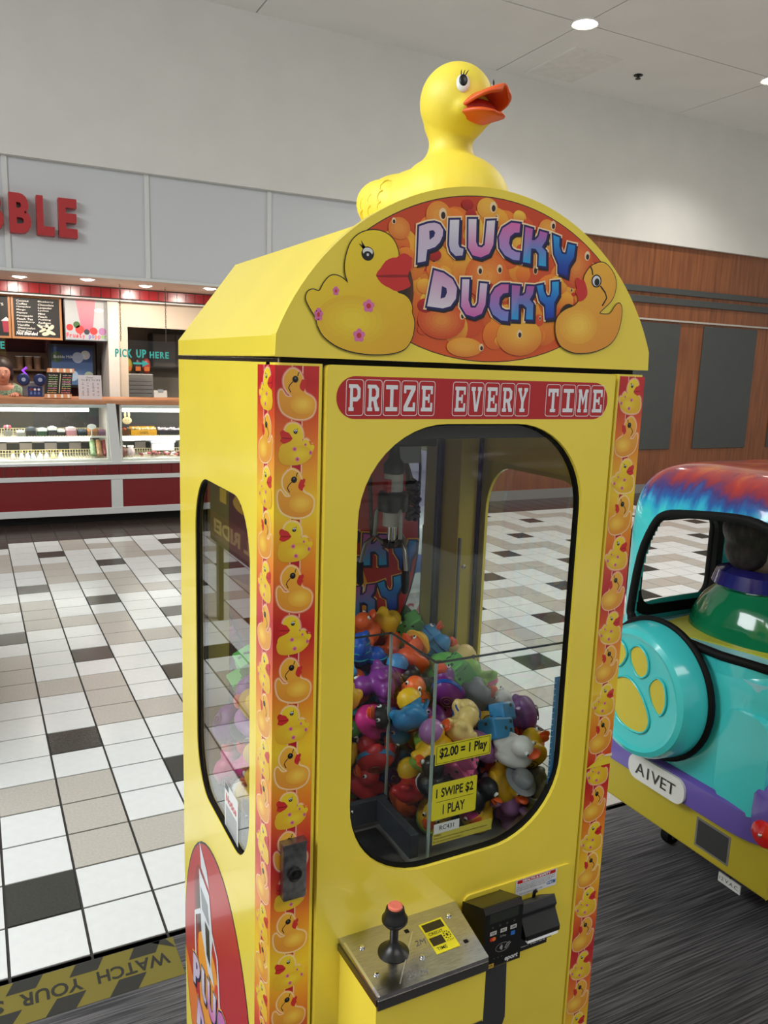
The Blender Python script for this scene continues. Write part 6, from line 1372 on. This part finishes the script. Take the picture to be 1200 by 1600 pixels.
for x in (0.33, 0.95):
    for s in (-1, 1):
        cs = bpy.data.objects.new('caster', None); COL.objects.link(cs); cs.parent = car; cs.location = (x, s*0.25, 0)
        MB().lathe([(0.0, -0.016), (0.03, -0.016), (0.034, -0.008), (0.034, 0.008), (0.03, 0.016), (0, 0.016)], T(0, 0, 0.037) @ xrot(PI/2), 20).build('wheel', BLACKM, cs, 40)
        m = MB(); m.box(-0.012, 0.012, -0.024, -0.019, 0.03, 0.1); m.box(-0.012, 0.012, 0.019, 0.024, 0.03, 0.1); m.box(-0.02, 0.02, -0.025, 0.025, 0.092, 0.104); m.build('fork', mat('fork_steel', (100, 100, 100), 0.4, 0.8), cs)
for x in (0.27, 0.90): MB().lathe([(0.0, -0.37), (0.13, -0.37), (0.15, -0.35), (0.15, 0.35), (0.13, 0.37), (0.0, 0.37)], T(x+0.04, 0, 0.33) @ xrot(PI/2), 32).build('wheel', PURP, car, 40)
vt = MB(); vt.box(-0.0, 0.004, -0.04, 0.04, 0.0, 0.03); vo = vt.build('voltage_tag', WHITEP, car, loc=(0.245, -0.06, 0.055), rot=(0, 0, 0)); MB().tube([(0.247, -0.06, 0.083), (0.25, -0.06, 0.18), (0.255, -0.055, 0.265)], 0.002, 5).build('tag_wire', BLACK, car)
A = MB(); art_text(A, '12 V.A.C.', lambda a, b, w: (-w, -a, b), -0.035, 0.009, 0.012, 0.07, (30, 30, 30), 0.0006); A.build('tag_print', PRINT, vo)
# hood and windscreen post ahead of the cabin
obj_of(superbox(0.70, 1.13, -0.30, 0.30, 0.70, 0.94, 0.4, 32, 16).mesh('bonnet', AQUA, 40), 'bonnet', car)
# moulded driver figure: green jacket, blue collar, dark hair
fg = bpy.data.objects.new('driver_figure', None); COL.objects.link(fg); fg.parent = car; fg.location = (0.36, 0.06, 0.0)
GRN = mat('green_gloss', (22, 120, 76), 0.12, coat=0.6); NAV = mat('navy_collar', (40, 36, 110), 0.15, coat=0.5); FLESH = mat('figure_flesh', (176, 156, 140), 0.35); FH_ = mat('figure_hair', (66, 54, 50), 0.55, c2=(34, 27, 25), nscale=70, bump=1.0, bscale=110, stretch=(1, 1, 0.35))
m = MB()
m.lathe([(0.0, 0.70), (0.20, 0.72), (0.225, 0.80), (0.21, 0.87), (0.18, 0.92), (0.145, 0.955), (0.12, 0.985), (0.0, 0.99)], T(0, -0.02, 0) @ Matrix.Diagonal((0.72, 1, 1, 1)), 32)
for s in (-1, 1): m.ell((0.12, 0.17*s-0.02, 0.86), (0.13, 0.05, 0.05), yrot(0.25), n=18, k=12)
obj_of(remeshed(m, 0.010, 'jacket', GRN, 10), 'jacket', fg)
MB().lathe([(0.118, 0.965), (0.135, 0.975), (0.122, 1.015), (0.085, 1.03), (0.08, 1.0)], T(0.0, -0.005, 0) @ Matrix.Diagonal((0.9, 1.0, 1, 1)), 32).build('collar', NAV, fg, 40)
m = MB(); m.ell((0.012, 0.0, 1.10), (0.098, 0.092, 0.105), n=24, k=16); m.lathe([(0.06, 0.98), (0.055, 1.04)], T(0, 0, 0), 20); m.ell((0.10, 0, 1.075), (0.02, 0.018, 0.024), n=12); m.ell((0.075, 0, 1.035), (0.035, 0.05, 0.03), n=14)
for s in (-1, 1): m.ell((0.004, 0.098*s, 1.085), (0.020, 0.014, 0.032), n=12)
obj_of(remeshed(m, 0.007, 'head', FLESH, 4), 'head', fg)
for s in (-1, 1): MB().ell((0.098, 0.036*s, 1.115), (0.008, 0.014, 0.014), n=12).build('eye', BLACK, fg, 60)
m = MB(); m.ell((-0.020, 0.0, 1.150), (0.100, 0.096, 0.085), n=24, k=16); m.ell((-0.055, 0, 1.085), (0.052, 0.070, 0.065), n=18); m.ell((0.05, 0, 1.195), (0.06, 0.07, 0.035), n=16)
obj_of(remeshed(m, 0.008, 'hair', FH_, 2), 'hair', fg)
m = MB(); m.tube([(0.40, 0.11*math.cos(2*PI*k/24), 0.90+0.09*math.sin(2*PI*k/24)) for k in range(24)], 0.012, 8, closed=True); m.tube([(0.40, 0, 0.90), (0.55, 0, 0.82)], 0.015, 8); m.build('steering_wheel', BLACK, fg, 60)

# ================================================================ the other ride, seen only in the mirror
jp = thing('mirror_ride', 'white ride car with a red lettered plate, seen in the mirror', 'ride', (1.62, -1.06, 0.003))
WG = mat('white_gloss', (226, 230, 234), 0.15, coat=0.5); BLU = mat('blue_gloss', (50, 84, 160), 0.2, coat=0.4)
obj_of(superbox(-0.36, 0.36, -1.0, -0.02, 0.34, 0.92, 0.4, 40, 20).mesh('body', WG, 40), 'body', jp)
obj_of(superbox(-0.33, 0.33, -1.0, -0.42, 0.80, 1.30, 0.4, 36, 18, 0.1).mesh('cab', mat('lilac_gloss', (150, 142, 176), 0.2, coat=0.4), 40), 'cab', jp)
obj_of(superbox(-0.38, 0.38, -0.10, 0.0, 0.40, 0.50, 0.4, 32, 12).mesh('bumper', CHROME, 40), 'bumper', jp)
obj_of(superbox(-0.36, -0.05, -0.3, -0.01, 0.60, 0.80, 0.5, 24, 12).mesh('mudguard', BLU, 40), 'mudguard', jp)
for s in (-1, 1):
    for y in (-0.2, -0.8): MB().lathe([(0, -0.05), (0.15, -0.05), (0.17, 0), (0.15, 0.05), (0, 0.05)], T(s*0.33, y, 0.17) @ yrot(PI/2), 28).build('wheel', BLACKM, jp, 40)
    MB().lathe([(0.06, 0), (0.05, 0.02), (0, 0.03)], T(s*0.24, -0.03, 0.66) @ xrot(-PI/2), 20).build('headlight', mat('lamp_glass', (220, 224, 224), 0.1, coat=1), jp, 40)
MB().box(-0.3, 0.3, -0.95, -0.05, 0.1, 0.4).build('base', BLACK, jp)
p_ = MB().box(-0.36, -0.10, -0.004, 0.004, 0.47, 0.63).build('number_plate', mat('plate_steel', (206, 206, 202), 0.35), jp, bevel=0.003)
fnp = lambda a, b, w: (-a, 0.0045+w, b)
A = MB(); A.poly([[(0.13, 0.50), (0.33, 0.50), (0.33, 0.60), (0.13, 0.60)]], fnp, 0.0002, 0, (226, 226, 222)); art_text(A, 'RA2', fnp, 0.15, 0.52, 0.06, 0.16, (176, 50, 50), 0.0005, bold=0.02); A.build('plate_print', PRINT, p_)

# ================================================================ ride sign left of the view, mirrored in the side glass
rs = thing('ride_sign', 'dark ride sign board lettered ST and L RIDE, mirrored in the left glass', 'sign', (-0.95, 3.4, 0.0))
MB().box(-0.03, 0.0, -1.25, 0.52, 0.50, 0.98).build('board', mat('sign_charcoal', (34, 32, 34), 0.4), rs, bevel=0.005)
for y in (-1.1, 0.42): MB().box(-0.05, -0.02, y-0.03, y+0.03, 0.0, 0.5).build('leg', BLACK, rs)
A = MB(); fr_s = PX(0.0005)
A.poly([[(-1.2, 0.53), (0.50, 0.53), (0.50, 0.69), (-1.2, 0.69)]], fr_s, 0.0005, 0, (96, 52, 38))
art_text(A, 'JUST', fr_s, -1.05, 0.73, 0.20, 1.5, (226, 190, 50), 0.001, bold=0.05)
art_text(A, 'L RIDE!', fr_s, -0.30, 0.565, 0.09, 0.72, (216, 190, 120), 0.001, bold=0.04)
A.build('sign_print', PRINT, rs)
